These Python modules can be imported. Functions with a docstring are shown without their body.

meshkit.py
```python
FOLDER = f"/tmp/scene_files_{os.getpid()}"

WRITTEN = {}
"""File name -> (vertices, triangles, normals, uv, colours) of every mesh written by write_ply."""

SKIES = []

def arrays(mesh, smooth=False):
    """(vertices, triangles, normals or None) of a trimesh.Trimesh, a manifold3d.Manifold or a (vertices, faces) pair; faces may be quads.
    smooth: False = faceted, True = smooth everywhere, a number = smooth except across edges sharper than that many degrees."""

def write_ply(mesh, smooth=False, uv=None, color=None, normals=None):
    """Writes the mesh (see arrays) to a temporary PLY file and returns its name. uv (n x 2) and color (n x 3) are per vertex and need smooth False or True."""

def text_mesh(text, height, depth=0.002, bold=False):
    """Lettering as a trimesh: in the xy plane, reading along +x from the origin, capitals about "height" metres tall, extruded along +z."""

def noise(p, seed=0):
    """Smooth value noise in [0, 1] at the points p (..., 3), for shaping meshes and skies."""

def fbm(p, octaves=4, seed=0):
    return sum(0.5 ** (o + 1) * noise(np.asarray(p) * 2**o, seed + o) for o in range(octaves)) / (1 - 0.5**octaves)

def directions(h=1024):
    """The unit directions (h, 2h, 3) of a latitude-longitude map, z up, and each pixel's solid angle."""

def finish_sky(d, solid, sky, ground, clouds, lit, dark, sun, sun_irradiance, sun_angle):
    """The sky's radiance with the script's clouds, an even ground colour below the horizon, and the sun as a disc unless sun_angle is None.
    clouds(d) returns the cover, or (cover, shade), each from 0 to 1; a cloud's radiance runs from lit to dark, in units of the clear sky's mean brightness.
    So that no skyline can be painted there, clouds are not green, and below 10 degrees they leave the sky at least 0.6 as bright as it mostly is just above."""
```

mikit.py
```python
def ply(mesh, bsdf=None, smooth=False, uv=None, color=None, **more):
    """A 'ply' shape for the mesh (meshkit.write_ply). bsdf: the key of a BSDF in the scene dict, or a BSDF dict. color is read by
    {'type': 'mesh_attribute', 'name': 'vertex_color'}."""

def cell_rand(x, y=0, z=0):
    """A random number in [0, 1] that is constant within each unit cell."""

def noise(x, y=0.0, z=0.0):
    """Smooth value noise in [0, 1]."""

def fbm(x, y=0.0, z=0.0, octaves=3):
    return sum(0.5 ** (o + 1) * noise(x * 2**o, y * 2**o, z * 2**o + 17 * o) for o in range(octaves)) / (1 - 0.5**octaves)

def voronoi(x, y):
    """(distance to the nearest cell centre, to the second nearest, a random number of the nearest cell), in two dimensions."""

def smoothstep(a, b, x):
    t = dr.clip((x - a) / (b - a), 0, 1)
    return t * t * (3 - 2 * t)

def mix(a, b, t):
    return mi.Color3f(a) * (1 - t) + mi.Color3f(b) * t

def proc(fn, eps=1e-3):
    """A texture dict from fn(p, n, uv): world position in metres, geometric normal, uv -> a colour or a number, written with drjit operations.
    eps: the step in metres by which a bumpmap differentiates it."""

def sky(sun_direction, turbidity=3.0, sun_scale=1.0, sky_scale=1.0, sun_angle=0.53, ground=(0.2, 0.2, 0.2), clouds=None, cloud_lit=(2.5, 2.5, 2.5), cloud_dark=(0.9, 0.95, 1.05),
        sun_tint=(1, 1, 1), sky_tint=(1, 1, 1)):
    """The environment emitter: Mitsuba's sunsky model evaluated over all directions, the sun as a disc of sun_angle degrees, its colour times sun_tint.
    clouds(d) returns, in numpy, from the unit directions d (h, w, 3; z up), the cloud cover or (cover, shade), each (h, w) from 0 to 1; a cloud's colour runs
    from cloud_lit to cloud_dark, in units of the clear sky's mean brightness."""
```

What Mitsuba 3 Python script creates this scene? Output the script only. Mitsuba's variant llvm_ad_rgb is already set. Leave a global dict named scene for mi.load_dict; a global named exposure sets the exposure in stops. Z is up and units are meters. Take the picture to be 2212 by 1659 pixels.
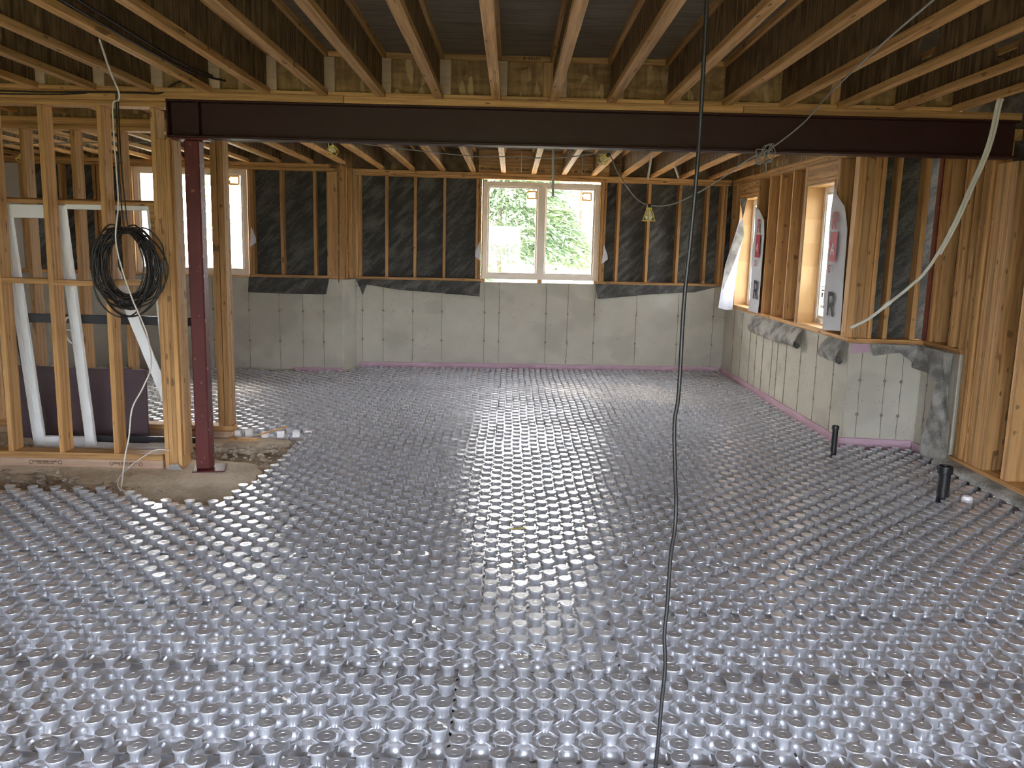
import math, random
import numpy as np, trimesh, mitsuba as mi, drjit as dr
import shapely.geometry as sg
import shapely.ops as so
import mikit, meshkit
from mikit import proc, noise, fbm, voronoi, cell_rand, smoothstep, mix

# ---------------------------------------------------------------- camera, sky, sun, exposure
T = mi.ScalarTransform4f
scene, labels = {}, {}
PITCH, ROLL, YAW, EYE, FPX = 0.1652, -0.0247, 0.004, (0.0, 0.0, 1.755), 1820.0


def camera_axes():
    cy, sy, cp, sp = math.cos(YAW), math.sin(YAW), math.cos(PITCH), math.sin(PITCH)
    f, r = np.array([sy * cp, cy * cp, -sp]), np.array([cy, -sy, 0.0])
    d = np.cross(f, r)
    cr, sr = math.cos(ROLL), math.sin(ROLL)
    return cr * r + sr * d, -sr * r + cr * d, f


_right, _down, _fwd = camera_axes()
scene['camera'] = {'type': 'perspective', 'fov_axis': 'x', 'fov': math.degrees(2 * math.atan(1106 / FPX)), 'near_clip': 0.05, 'far_clip': 500.0,
                   'to_world': T().look_at(origin=list(EYE), target=list(np.array(EYE) + _fwd), up=list(-_down))}
exposure = 5.9


SUN = np.array([-0.40, 0.88, 0.86]) / np.linalg.norm([-0.40, 0.88, 0.86])


def thin_cloud(d):
    """A bright overcast, brightest around the veiled sun behind the house."""
    n = meshkit.fbm(d * np.array([2.2, 2.2, 4.0]) + 3.1, 4, 5)
    ang = np.degrees(np.arccos(np.clip(d @ SUN, -1, 1)))
    return np.clip((n - 0.30) * 3.0, 0.55, 0.97), np.clip(1 - np.exp(-(ang / 52.0) ** 2) + (n - 0.55) * 0.5, 0, 1)


scene['sky'] = mikit.sky(SUN, turbidity=4.0, sun_scale=0.035, sky_scale=1.0, sun_angle=9.0, ground=(0.33, 0.32, 0.29),
                         clouds=thin_cloud, cloud_lit=(6.2, 6.0, 5.6), cloud_dark=(2.7, 2.9, 3.3), sky_tint=(1.12, 1.0, 0.9))

rng = np.random.default_rng(7)
random.seed(7)

# ---------------------------------------------------------------- materials


def rgb(*c):
    return {'type': 'rgb', 'value': list(c)}


def principled(color, rough=0.6, metallic=0.0, spec=0.4, **more):
    return {'type': 'twosided', 'bsdf': {'type': 'principled', 'base_color': color, 'roughness': rough, 'metallic': metallic, 'specular': spec, **more}}


def f_wood(p, n, uv):
    tone, axis = uv.x, uv.y
    a = dr.select(axis < 0.5, p.x, dr.select(axis < 1.5, p.y, p.z))
    b = dr.select(axis < 0.5, p.y, dr.select(axis < 1.5, p.z, p.x))
    c = dr.select(axis < 0.5, p.z, dr.select(axis < 1.5, p.x, p.y))
    o = tone * 37.0
    g = fbm(a * 1.6 + o, b * 46 + o, c * 46, 3)
    fine = noise(a * 9 + o, b * 210, c * 210)
    k = noise(a * 11.0 + o * 3, b * 32 + o, c * 32)
    knot = smoothstep(0.86, 0.93, k)
    col = mix(mi.Color3f(0.47, 0.275, 0.105), mi.Color3f(0.76, 0.51, 0.235), smoothstep(0.25, 0.7, g * 0.8 + fine * 0.2))
    col = mix(col, mi.Color3f(0.20, 0.10, 0.045), knot * 0.75)
    stain = smoothstep(0.6, 0.85, fbm(a * 1.1 + 9 * tone, b * 5, c * 5, 2))
    col = mix(col, mi.Color3f(0.42, 0.29, 0.16), stain * 0.35)
    return col * mi.Color3f(1.15, 0.96, 0.80) * (0.50 + 0.26 * tone)


def f_osb(p, n, uv):
    ax, az = dr.abs(n.x), dr.abs(n.z)
    u = dr.select(ax > 0.6, p.y, p.x)
    v = dr.select(az > 0.6, p.y, p.z)
    _, _, r1 = voronoi(u * 9 + noise(u * 14, v * 14) * 0.7, v * 34)
    _, _, r2 = voronoi(u * 30 + 5, v * 11 + 3 + noise(u * 9, v * 9))
    long = noise(u * 60, v * 3.0)
    col = mix(mi.Color3f(0.23, 0.115, 0.042), mi.Color3f(0.50, 0.30, 0.125), r1 * 0.5 + r2 * 0.5)
    col = mix(col, mi.Color3f(0.62, 0.42, 0.21), smoothstep(0.86, 0.93, r2) * 0.7)
    return col * (0.55 + 0.3 * long)


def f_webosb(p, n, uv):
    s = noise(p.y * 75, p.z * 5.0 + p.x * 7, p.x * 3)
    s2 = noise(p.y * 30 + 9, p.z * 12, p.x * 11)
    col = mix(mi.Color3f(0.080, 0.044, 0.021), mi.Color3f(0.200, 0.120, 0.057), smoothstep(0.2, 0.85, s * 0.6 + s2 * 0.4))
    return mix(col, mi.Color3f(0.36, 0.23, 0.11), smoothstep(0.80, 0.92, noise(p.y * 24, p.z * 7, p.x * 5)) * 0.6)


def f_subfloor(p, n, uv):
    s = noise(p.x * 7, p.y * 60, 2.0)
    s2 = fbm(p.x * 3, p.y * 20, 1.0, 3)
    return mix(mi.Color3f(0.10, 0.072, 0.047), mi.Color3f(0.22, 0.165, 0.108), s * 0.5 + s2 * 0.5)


def f_concrete(p, n, uv):
    big = fbm(p.x * 1.1, p.y * 1.1, p.z * 1.6, 4)
    mott = fbm(p.x * 6, p.y * 6, p.z * 5, 3)
    damp = smoothstep(0.56, 0.70, fbm(p.x * 1.9 + 4, p.y * 1.9, p.z * 2.3, 3))
    pit = smoothstep(0.82, 0.90, noise(p.x * 60, p.y * 60, p.z * 60)) * smoothstep(0.45, 0.65, noise(p.x * 4, p.y * 4, p.z * 4))
    col = mix(mi.Color3f(0.40, 0.375, 0.305), mi.Color3f(0.555, 0.52, 0.43), big * 0.6 + mott * 0.4)
    col = mix(col, mi.Color3f(0.31, 0.29, 0.235), damp * 0.30)
    return mix(col, mi.Color3f(0.17, 0.15, 0.12), pit * 0.5)


def f_dirt(p, n, uv):
    a = fbm(p.x * 12, p.y * 12, p.z * 9, 4)
    b = noise(p.x * 60, p.y * 60, 0)
    return mix(mi.Color3f(0.24, 0.185, 0.13), mi.Color3f(0.56, 0.46, 0.34), smoothstep(0.2, 0.8, a * 0.7 + b * 0.3))


def f_footing(p, n, uv):
    a = fbm(p.x * 3, p.y * 3, p.z * 3, 4)
    b = noise(p.x * 50, p.y * 50, 1)
    return mix(mi.Color3f(0.52, 0.43, 0.31), mi.Color3f(0.78, 0.67, 0.51), smoothstep(0.25, 0.75, a * 0.8 + b * 0.2))


def f_silver(p, n, uv):
    dust = smoothstep(0.52, 0.72, fbm(p.x * 1.7 + 2, p.y * 1.3, 0, 3)) * smoothstep(0.0, 1.0, 1.6 - dr.abs(p.x + 1.1)) * smoothstep(4.9, 3.2, p.y)
    f = fbm(p.x * 30, p.y * 30, p.z * 30, 2)
    col = mix(mi.Color3f(0.60, 0.61, 0.64), mi.Color3f(0.74, 0.75, 0.775), f)
    spot = smoothstep(0.55, 0.7, noise(p.x * 45, p.y * 45, 3)) * 0.7
    return mix(col, mi.Color3f(0.52, 0.45, 0.34), dust * spot * smoothstep(0.3, 0.8, n.z))


def f_silver_rough(p, n, uv):
    return 0.15 + 0.22 * fbm(p.x * 14, p.y * 14, p.z * 14, 2)


def f_membrane(p, n, uv):
    s = fbm((p.x + p.y) * 3.2 + p.z * 4.5, (p.x - p.z) * 14, p.y * 5, 3)
    w = noise(p.x * 90, p.y * 90, p.z * 90)
    return mix(mi.Color3f(0.048, 0.047, 0.042), mi.Color3f(0.145, 0.14, 0.124), smoothstep(0.35, 0.8, s * 0.75 + w * 0.25))


def f_felt(p, n, uv):
    s = fbm(p.x * 9, p.y * 9, p.z * 9, 4)
    w = noise(p.x * 120, p.y * 120, p.z * 120)
    return mix(mi.Color3f(0.17, 0.162, 0.145), mi.Color3f(0.44, 0.43, 0.39), smoothstep(0.3, 0.75, s * 0.8 + w * 0.2))


def f_red(p, n, uv):
    a = fbm(p.x * 5, p.y * 5, p.z * 3, 4)
    s = smoothstep(0.80, 0.88, noise(p.x * 50, p.y * 50, p.z * 28))
    return mix(mix(mi.Color3f(0.080, 0.015, 0.013), mi.Color3f(0.130, 0.026, 0.023), a), mi.Color3f(0.36, 0.16, 0.13), s * 0.4)


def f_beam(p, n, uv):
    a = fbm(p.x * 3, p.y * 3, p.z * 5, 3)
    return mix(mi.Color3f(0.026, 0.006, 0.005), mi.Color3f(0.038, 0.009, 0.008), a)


def f_pink(p, n, uv):
    return mix(mi.Color3f(0.42, 0.27, 0.33), mi.Color3f(0.55, 0.38, 0.44), fbm(p.x * 4, p.y * 4, p.z * 9, 3))


def f_ground(p, n, uv):
    a = fbm(p.x * 0.7, p.y * 0.7, 0, 4)
    g = smoothstep(0.50, 0.66, fbm(p.x * 0.25 + 3, p.y * 0.25, 0, 3))
    back = smoothstep(4.0, 8.0, p.y)
    sand = mix(mi.Color3f(0.50, 0.46, 0.37), mi.Color3f(0.66, 0.61, 0.50), a)
    soil = mix(mi.Color3f(0.10, 0.085, 0.06), mi.Color3f(0.20, 0.17, 0.12), a)
    return mix(mix(soil, sand, back), mi.Color3f(0.17, 0.27, 0.06), g * 0.7)


def f_leaf(p, n, uv):
    return mix(mi.Color3f(0.055, 0.115, 0.07), mi.Color3f(0.25, 0.30, 0.14), fbm(p.x * 1.5, p.y * 1.5, p.z * 1.5, 3))


def f_liner(p, n, uv):
    b = cell_rand(dr.floor(p.z * 4.2 + 0.3), 3, 1)
    g = fbm(p.x * 40, p.y * 40, p.z * 3, 3)
    return mix(mi.Color3f(0.46, 0.26, 0.10), mi.Color3f(0.66, 0.43, 0.20), b * 0.6 + g * 0.4)


def f_treated(p, n, uv):
    g = fbm(p.x * 2, p.y * 50, p.z * 50, 3)
    return mix(mi.Color3f(0.40, 0.26, 0.175), mi.Color3f(0.58, 0.40, 0.28), g)


M = {
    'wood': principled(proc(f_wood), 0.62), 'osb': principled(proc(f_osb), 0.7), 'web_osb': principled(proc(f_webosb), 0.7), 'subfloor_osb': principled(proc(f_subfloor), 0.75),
    'concrete': principled(proc(f_concrete), 0.8, spec=0.25), 'dirt': principled(proc(f_dirt), 0.95, spec=0.1), 'footing_mat': principled(proc(f_footing), 0.85, spec=0.2),
    'seam_mat': principled(rgb(0.24, 0.22, 0.17), 0.9), 'silver': principled(proc(f_silver), proc(f_silver_rough), 0.62, 0.6),
    'membrane': principled(proc(f_membrane), 0.75, spec=0.3), 'felt': principled(proc(f_felt), 0.9, spec=0.1), 'red_primer': principled(proc(f_red), 0.5),
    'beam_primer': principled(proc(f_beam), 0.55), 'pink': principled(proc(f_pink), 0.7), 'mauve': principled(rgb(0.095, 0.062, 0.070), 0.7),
    'ground_mat': principled(proc(f_ground), 0.95, spec=0.1), 'bark': principled(rgb(0.12, 0.085, 0.06), 0.9), 'liner': principled(proc(f_liner), 0.5), 'treated': principled(proc(f_treated), 0.7),
    'leaf': {'type': 'twosided', 'bsdf': {'type': 'principled', 'base_color': proc(f_leaf), 'roughness': 0.6, 'specular': 0.3}},
    'white_vinyl': principled(rgb(0.80, 0.81, 0.80), 0.4), 'tan_vinyl': principled(rgb(0.84, 0.75, 0.64), 0.45), 
    'black': principled(rgb(0.014, 0.014, 0.015), 0.38, spec=0.5), 'black_cord': principled(rgb(0.022, 0.018, 0.016), 0.42, spec=0.5), 'dark_metal': principled(rgb(0.035, 0.037, 0.04), 0.45),
    'white_cord': principled(rgb(0.72, 0.67, 0.60), 0.5), 'grey_cord': principled(rgb(0.30, 0.29, 0.28), 0.45), 'pale_tube': principled(rgb(0.60, 0.58, 0.50), 0.45),
    'yellow': principled(rgb(0.70, 0.56, 0.10), 0.45), 'bulb_mat': principled(rgb(0.72, 0.70, 0.55), 0.25, spec=0.6), 'white_board': principled(rgb(0.62, 0.58, 0.52), 0.7),
    'white_foam': principled(rgb(0.86, 0.85, 0.84), 0.7), 'ink': principled(rgb(0.02, 0.02, 0.02), 0.7), 
    'faint_ink': principled(rgb(0.16, 0.09, 0.05), 0.8), 'red_ink': principled(rgb(0.38, 0.03, 0.05), 0.6), 'zinc': principled(rgb(0.45, 0.45, 0.45), 0.35, 0.8),
    'stone': principled(rgb(0.46, 0.39, 0.30), 0.9), 'brick_mat': principled(rgb(0.62, 0.24, 0.11), 0.85), 'brick_hole': principled(rgb(0.16, 0.06, 0.03), 0.9), 'clear_plastic': principled(rgb(0.40, 0.37, 0.34), 0.25, spec=0.7),
    **{k: {'type': 'principledthin', 'base_color': rgb(*c), 'roughness': 0.7, 'diff_trans': t, 'spec_trans': 0.0} for k, c, t in (('paper', (.92, .90, .84), 1.1), ('yellow_ink', (.96, .80, .26), 1.0), ('brown_ink', (.26, .13, .05), .5), ('white_wrap', (.72, .72, .75), .5))},
    'glass': {'type': 'thindielectric', 'int_ior': 1.5},
}
scene.update({k: v for k, v in M.items()})

# ---------------------------------------------------------------- mesh helpers
AXIS = {'x': 0.17, 'y': 1.0, 'z': 2.0}
_t = []
for s in np.ndindex(2, 2, 2):
    s = np.array(s) * 2.0 - 1
    for k in range(3):
        v = s.copy() * 0.8
        v[k] = s[k]
        _t.append(v)
_t = np.array(_t)
_hull = trimesh.convex.convex_hull(_t)
_CV, _CF = np.array(_hull.vertices), np.array(_hull.faces)
_CS, _CO = np.sign(_CV), np.abs(_CV) > 0.9
cat = trimesh.util.concatenate


def cbox(lo, hi, c=0.002):
    """A box from corner lo to corner hi with its edges chamfered by c."""
    lo, hi = np.minimum(lo, hi), np.maximum(lo, hi)
    h = (np.asarray(hi, float) - lo) / 2
    c = min(c, h.min() * 0.45)
    v = _CS * (h - np.where(_CO, 0, c)) + (np.asarray(lo) + hi) / 2
    return trimesh.Trimesh(v, _CF, process=False)


def bar(a, b, w, h, up=(0, 0, 1), c=0.002):
    """A chamfered bar from a to b, w wide, h high."""
    a, b = np.asarray(a, float), np.asarray(b, float)
    e = b - a
    L = np.linalg.norm(e)
    e /= L
    s = np.cross(up, e)
    s /= np.linalg.norm(s)
    u = np.cross(e, s)
    m = cbox((0, -w / 2, -h / 2), (L, w / 2, h / 2), c)
    m.vertices = a + np.asarray(m.vertices) @ np.array([e, s, u])
    return m


def smooth_path(pts, n=8):
    p = np.asarray(pts, float)
    q = np.vstack([2 * p[0] - p[1], p, 2 * p[-1] - p[-2]])
    out = []
    for i in range(1, len(q) - 2):
        t = np.linspace(0, 1, n, endpoint=False)[:, None]
        a, b, c, d = q[i - 1:i + 3]
        out.append(0.5 * (2 * b + (c - a) * t + (2 * a - 5 * b + 4 * c - d) * t**2 + (3 * b - a - 3 * c + d) * t**3))
    return np.vstack(out + [p[-1:]])


def tube(path, r, sides=8, closed=False):
    p = np.asarray(path, float)
    n = len(p)
    d = np.gradient(p, axis=0) if not closed else np.roll(p, -1, 0) - np.roll(p, 1, 0)
    d /= np.linalg.norm(d, axis=1, keepdims=True) + 1e-12
    u = np.cross(d[0], [0.31, 0.77, 0.55])
    ang = np.arange(sides) * 2 * np.pi / sides
    r = np.broadcast_to(r, (n,))
    V = []
    for i in range(n):
        u = u - d[i] * (u @ d[i])
        u /= np.linalg.norm(u)
        w = np.cross(d[i], u)
        V.append(p[i] + r[i] * (np.cos(ang)[:, None] * u + np.sin(ang)[:, None] * w))
    V = np.vstack(V)
    F = []
    m = n if closed else n - 1
    k = np.arange(sides)
    for i in range(m):
        a, b = i * sides, ((i + 1) % n) * sides
        F.append(np.stack([a + k, a + (k + 1) % sides, b + (k + 1) % sides], 1))
        F.append(np.stack([a + k, b + (k + 1) % sides, b + k], 1))
    if not closed:
        V = np.vstack([V, p[:1], p[-1:]])
        F.append(np.stack([np.full(sides, n * sides), (k + 1) % sides, k], 1))
        F.append(np.stack([np.full(sides, n * sides + 1), (n - 1) * sides + k, (n - 1) * sides + (k + 1) % sides], 1))
    return trimesh.Trimesh(V, np.vstack(F), process=False)


def lathe(profile, sides=24, center=(0, 0, 0)):
    """Revolve (r, z) rows about z; rows may start or end on the axis."""
    pr = np.asarray(profile, float)
    a = np.arange(sides) * 2 * np.pi / sides
    V = np.stack([np.outer(pr[:, 0], np.cos(a)), np.outer(pr[:, 0], np.sin(a)), np.repeat(pr[:, 1:], sides, 1)], -1).reshape(-1, 3)
    k = np.arange(sides)
    F = []
    for i in range(len(pr) - 1):
        A, B = i * sides, (i + 1) * sides
        if pr[i, 0] > 1e-9:
            F.append(np.stack([A + k, A + (k + 1) % sides, B + (k + 1) % sides], 1))
        if pr[i + 1, 0] > 1e-9:
            F.append(np.stack([A + k, B + (k + 1) % sides, B + k], 1))
    return trimesh.Trimesh(V + np.asarray(center), np.vstack(F), process=False)


def moved(m, M4=None, loc=None):
    m = m.copy()
    if M4 is not None:
        m.vertices = np.asarray(m.vertices) @ np.asarray(M4)[:3, :3].T + np.asarray(M4)[:3, 3]
    if loc is not None:
        m.vertices = np.asarray(m.vertices) + np.asarray(loc)
    return m


def poly_sheet(pts, to_world, thick=0.004, edge=0.05, disp=None):
    """An outline in (u, w), made a thin cloth; to_world maps rows (u, w, t) to the world; disp(u, w) pushes it out of its plane."""
    m = trimesh.creation.extrude_polygon(sg.Polygon(pts), thick, engine='earcut')
    v, f = trimesh.remesh.subdivide_to_size(m.vertices, m.faces, edge)
    v = np.array(v)
    if disp is not None:
        v[:, 2] += disp(v[:, 0], v[:, 1])
    out = trimesh.Trimesh(to_world(v), f, process=False)
    out.merge_vertices()
    return out


_count = {}


def key_for(name, parent=None):
    full = f'{parent}__{name}' if parent else name
    k = _count.get(full, 0)
    _count[full] = k + 1
    return full if k == 0 else f'{full}_{k:03d}'


def put(name, mesh, mat, parent=None, smooth=False, axis=None, label=None, category=None, group=None, kind=None):
    key = key_for(name, parent)
    uv = None
    if mat == 'wood':
        uv = np.tile([rng.random(), AXIS[axis or 'z']], (len(mesh.vertices), 1))
    scene[key] = mikit.ply(mesh, mat, smooth=smooth, uv=uv)
    tag(key, label, category, group, kind)
    return key


def tag(key, label=None, category=None, group=None, kind=None):
    d = {k: v for k, v in dict(label=label, category=category, group=group, kind=kind).items() if v}
    if d:
        labels.setdefault(key, {}).update(d)


def thing(name, label, category, group=None):
    key = key_for(name)
    tag(key, label, category, group)
    return key


def struct(name, label, mesh=None, mat=None, axis=None):
    key = put(name, mesh, mat, axis=axis) if mesh is not None else key_for(name)
    tag(key, label, kind='structure')
    return key


def frame(a, b):
    """Local wall axes: u along from a to b, v out of the room, z up."""
    a, b = np.array([*a, 0.0]), np.array([*b, 0.0])
    e = (b - a) / np.linalg.norm(b - a)
    return np.array([[e[0], -e[1], 0, a[0]], [e[1], e[0], 0, a[1]], [0, 0, 1, 0], [0, 0, 0, 1.0]]), np.linalg.norm(b - a)


def zj(y):
    """Underside of the joists."""
    return 2.745 - 0.0118 * (y - 6.15)


# ---------------------------------------------------------------- ground outside, walls of concrete
def ground_mesh():
    xs = np.concatenate([np.linspace(-60, -9, 18), np.linspace(-8, 8, 33), np.linspace(9, 60, 18)])
    ys = np.concatenate([np.linspace(-60, -3, 20), np.linspace(-2, 14, 17), np.linspace(15, 70, 24)])
    X, Y = np.meshgrid(xs, ys, indexing='ij')
    rise = np.clip((Y + 1.0) / 7.0, 0, 1)
    Z = -0.15 + 0.85 * rise + 0.25 * meshkit.fbm(np.stack([X * 0.3, Y * 0.3, X * 0], -1), 3, 3) * np.clip(np.maximum(np.abs(X) - 6, np.abs(Y - 5) - 8) / 5, 0, 1)
    Z[(X > -7.2) & (X < 5.2) & (Y > -2.2) & (Y < 12.3)] = -0.35
    i = np.arange(X.size).reshape(X.shape)
    F = np.vstack([np.stack([i[:-1, :-1], i[1:, :-1], i[1:, 1:]], -1).reshape(-1, 3), np.stack([i[:-1, :-1], i[1:, 1:], i[:-1, 1:]], -1).reshape(-1, 3)])
    return trimesh.Trimesh(np.stack([X, Y, Z], -1).reshape(-1, 3), F, process=False)


struct('ground', 'bright open ground with grass patches outside the basement windows', ground_mesh(), 'ground_mat')

BACK, BACKL = frame((-2.10, 11.45), (2.98, 11.80)), frame((-6.25, 10.84), (-2.18, 11.0))
JOG, RIGHT = frame((-2.18, 11.0), (-2.10, 11.45)), frame((3.0, 11.80), (3.0, 7.41))
NOOK, NEARR, LEFT = frame((3.0, 7.40), (3.62, 7.33)), frame((3.62, 7.33), (3.62, -1.6)), frame((-6.8, -1.6), (-6.8, 10.84))


def wall(name, label, fr, z1, u0=0.0, u1=None, t=0.22):
    M4, L = fr
    return struct(name, label, moved(cbox((u0, 0, -0.3), (L if u1 is None else u1, t, z1), 0.006), M4), 'concrete')


def seams(parent, fr, us, z0, z1):
    """Proud mortar fins and tie marks where the form boards met."""
    M4, L = fr
    for u in us:
        n = 12
        z = np.linspace(z0, z1, n)
        x = u + rng.normal(0, 0.0018, n)
        w = 0.0032 + 0.002 * rng.random(n)
        V, F = [], []
        for i in range(n):
            V += [(x[i] - w[i], 0.004, z[i]), (x[i], -0.005 - 0.003 * rng.random(), z[i]), (x[i] + w[i], 0.004, z[i])]
        for i in range(n - 1):
            a = 3 * i
            F += [(a, a + 1, a + 4), (a, a + 4, a + 3), (a + 1, a + 2, a + 5), (a + 1, a + 5, a + 4)]
        m = trimesh.Trimesh(V, F, process=False)
        ties = [lathe([(0.016, 0.0), (0.013, 0.006), (0.005, 0.008), (0, 0.009)], 8) for zt in (0.42, 0.82)]
        for tt, zt in zip(ties, (0.42, 0.82)):
            vv = np.asarray(tt.vertices)
            tt.vertices = np.stack([vv[:, 0] + u, -vv[:, 2], vv[:, 1] + zt * z1 / 1.23], 1)
        put('form_seam', moved(cat([m, *ties]), M4), 'seam_mat', parent)


wb = wall('wall_back', 'pale grey poured concrete back wall below the middle window', BACK, 1.228, u1=5.35)
seams(wb, BACK, [0.09, 0.37, 0.77, 1.165, 1.75, 1.95, 2.6, 2.9, 3.27, 3.86, 4.45, 4.95], 0.12, 1.22)
wbl = wall('wall_back_left', 'pale grey poured concrete wall left of the corner, behind the red column', BACKL, 1.243, u0=-0.8)
seams(wbl, BACKL, [1.2, 1.8, 2.4, 2.86, 3.25, 3.55, 3.82], 0.06, 1.23)
wall('wall_jog', 'short concrete return joining the two back walls', JOG, 1.235, u0=0.0, u1=0.66, t=0.3)
wr = wall('wall_right', 'pale poured concrete wall below the two narrow windows', RIGHT, 0.965, u0=-0.3)
seams(wr, RIGHT, [0.55, 0.95, 1.35, 1.62, 1.9, 2.25, 2.45, 2.75, 3.2, 3.65, 4.1], 0.1, 0.95)
wn = wall('wall_nook', 'concrete end face that steps out beside the short black pipe', NOOK, 0.965, u0=0.0, u1=0.64, t=0.3)
seams(wn, NOOK, [0.12, 0.33, 0.47], 0.12, 0.95)
wnr = wall('wall_near_right', 'shaded concrete strip behind the hanging grey felt', NEARR, 0.965, u0=0.0, u1=0.62)
seams(wnr, NEARR, [0.14, 0.4], 0.12, 0.95)
curb = struct('wall_curb', 'low concrete curb under the tall studs at the right edge', moved(cbox((0.62, -0.0, -0.3), (8.93, 0.22, 0.10), 0.006), NEARR[0]), 'concrete')
wl = wall('wall_left', 'shaded concrete wall at the far left behind the stud partitions', LEFT, 1.243)

# ---------------------------------------------------------------- floor and radiant panels
outer = sg.Polygon([(-6.75, 0.2), (3.56, 0.2), (3.56, 7.29), (2.94, 7.37), (2.94, 11.72), (-2.02, 11.38), (-2.14, 10.93), (-6.75, 10.76)])
dirt_poly = sg.Polygon([(-6.9, 5.62), (-3.45, 5.57), (-3.06, 5.55), (-2.59, 5.50), (-2.34, 5.36), (-1.92, 5.33), (-1.87, 5.50), (-1.82, 5.85), (-1.80, 6.43), (-1.83, 7.10), (-1.83, 7.30), (-2.04, 7.33), (-2.46, 7.36), (-2.79, 7.45), (-6.9, 7.45)])
field = outer.difference(dirt_poly)
floor = struct('floor', 'basement floor covered with silver knobbed radiant heating panels', cbox((-6.85, -1.7, -0.25), (3.7, 11.9, -0.055), 0.003), 'dirt')
S, PW, PD, PLATE, TOP = 0.1524, 1.2192, 0.6096, 0.008, 0.064
PROFILE = np.array([(0.0345, 0.0095), (0.0280, 0.0135), (0.0252, 0.022), (0.0258, 0.040), (0.0300, 0.0505), (0.0328, 0.0545), (0.0340, 0.0615), (0.0330, 0.0640), (0.0158, 0.0640), (0.0152, 0.0628), (0.0142, 0.0628), (0.0136, 0.0638), (0, 0.0638)])
MID = PROFILE[[0, 2, 3, 4, 6, 7, 8, 9, 12]]
FAR = PROFILE[[0, 2, 4, 6, 7, 12]]
NUB = [lathe(PROFILE, 22), lathe(MID, 14), lathe(FAR, 9)]
NUBV = [np.array(m.vertices) for m in NUB]


def pad_mesh(sides=8):
    return lathe([(0.050, 0.0078), (0.043, 0.0155), (0.0, 0.0160)], sides)


PADV, PADF = np.array(pad_mesh().vertices), np.array(pad_mesh().faces)
ra = np.pi / 8
PADV = PADV @ np.array([[math.cos(ra), math.sin(ra), 0], [-math.sin(ra), math.cos(ra), 0], [0, 0, 1]])
_ring = lathe([(0.060, 0.0078), (0.058, 0.0150), (0.0505, 0.0150), (0.0465, 0.0085), (0.0, 0.0083)], 16)


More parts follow.
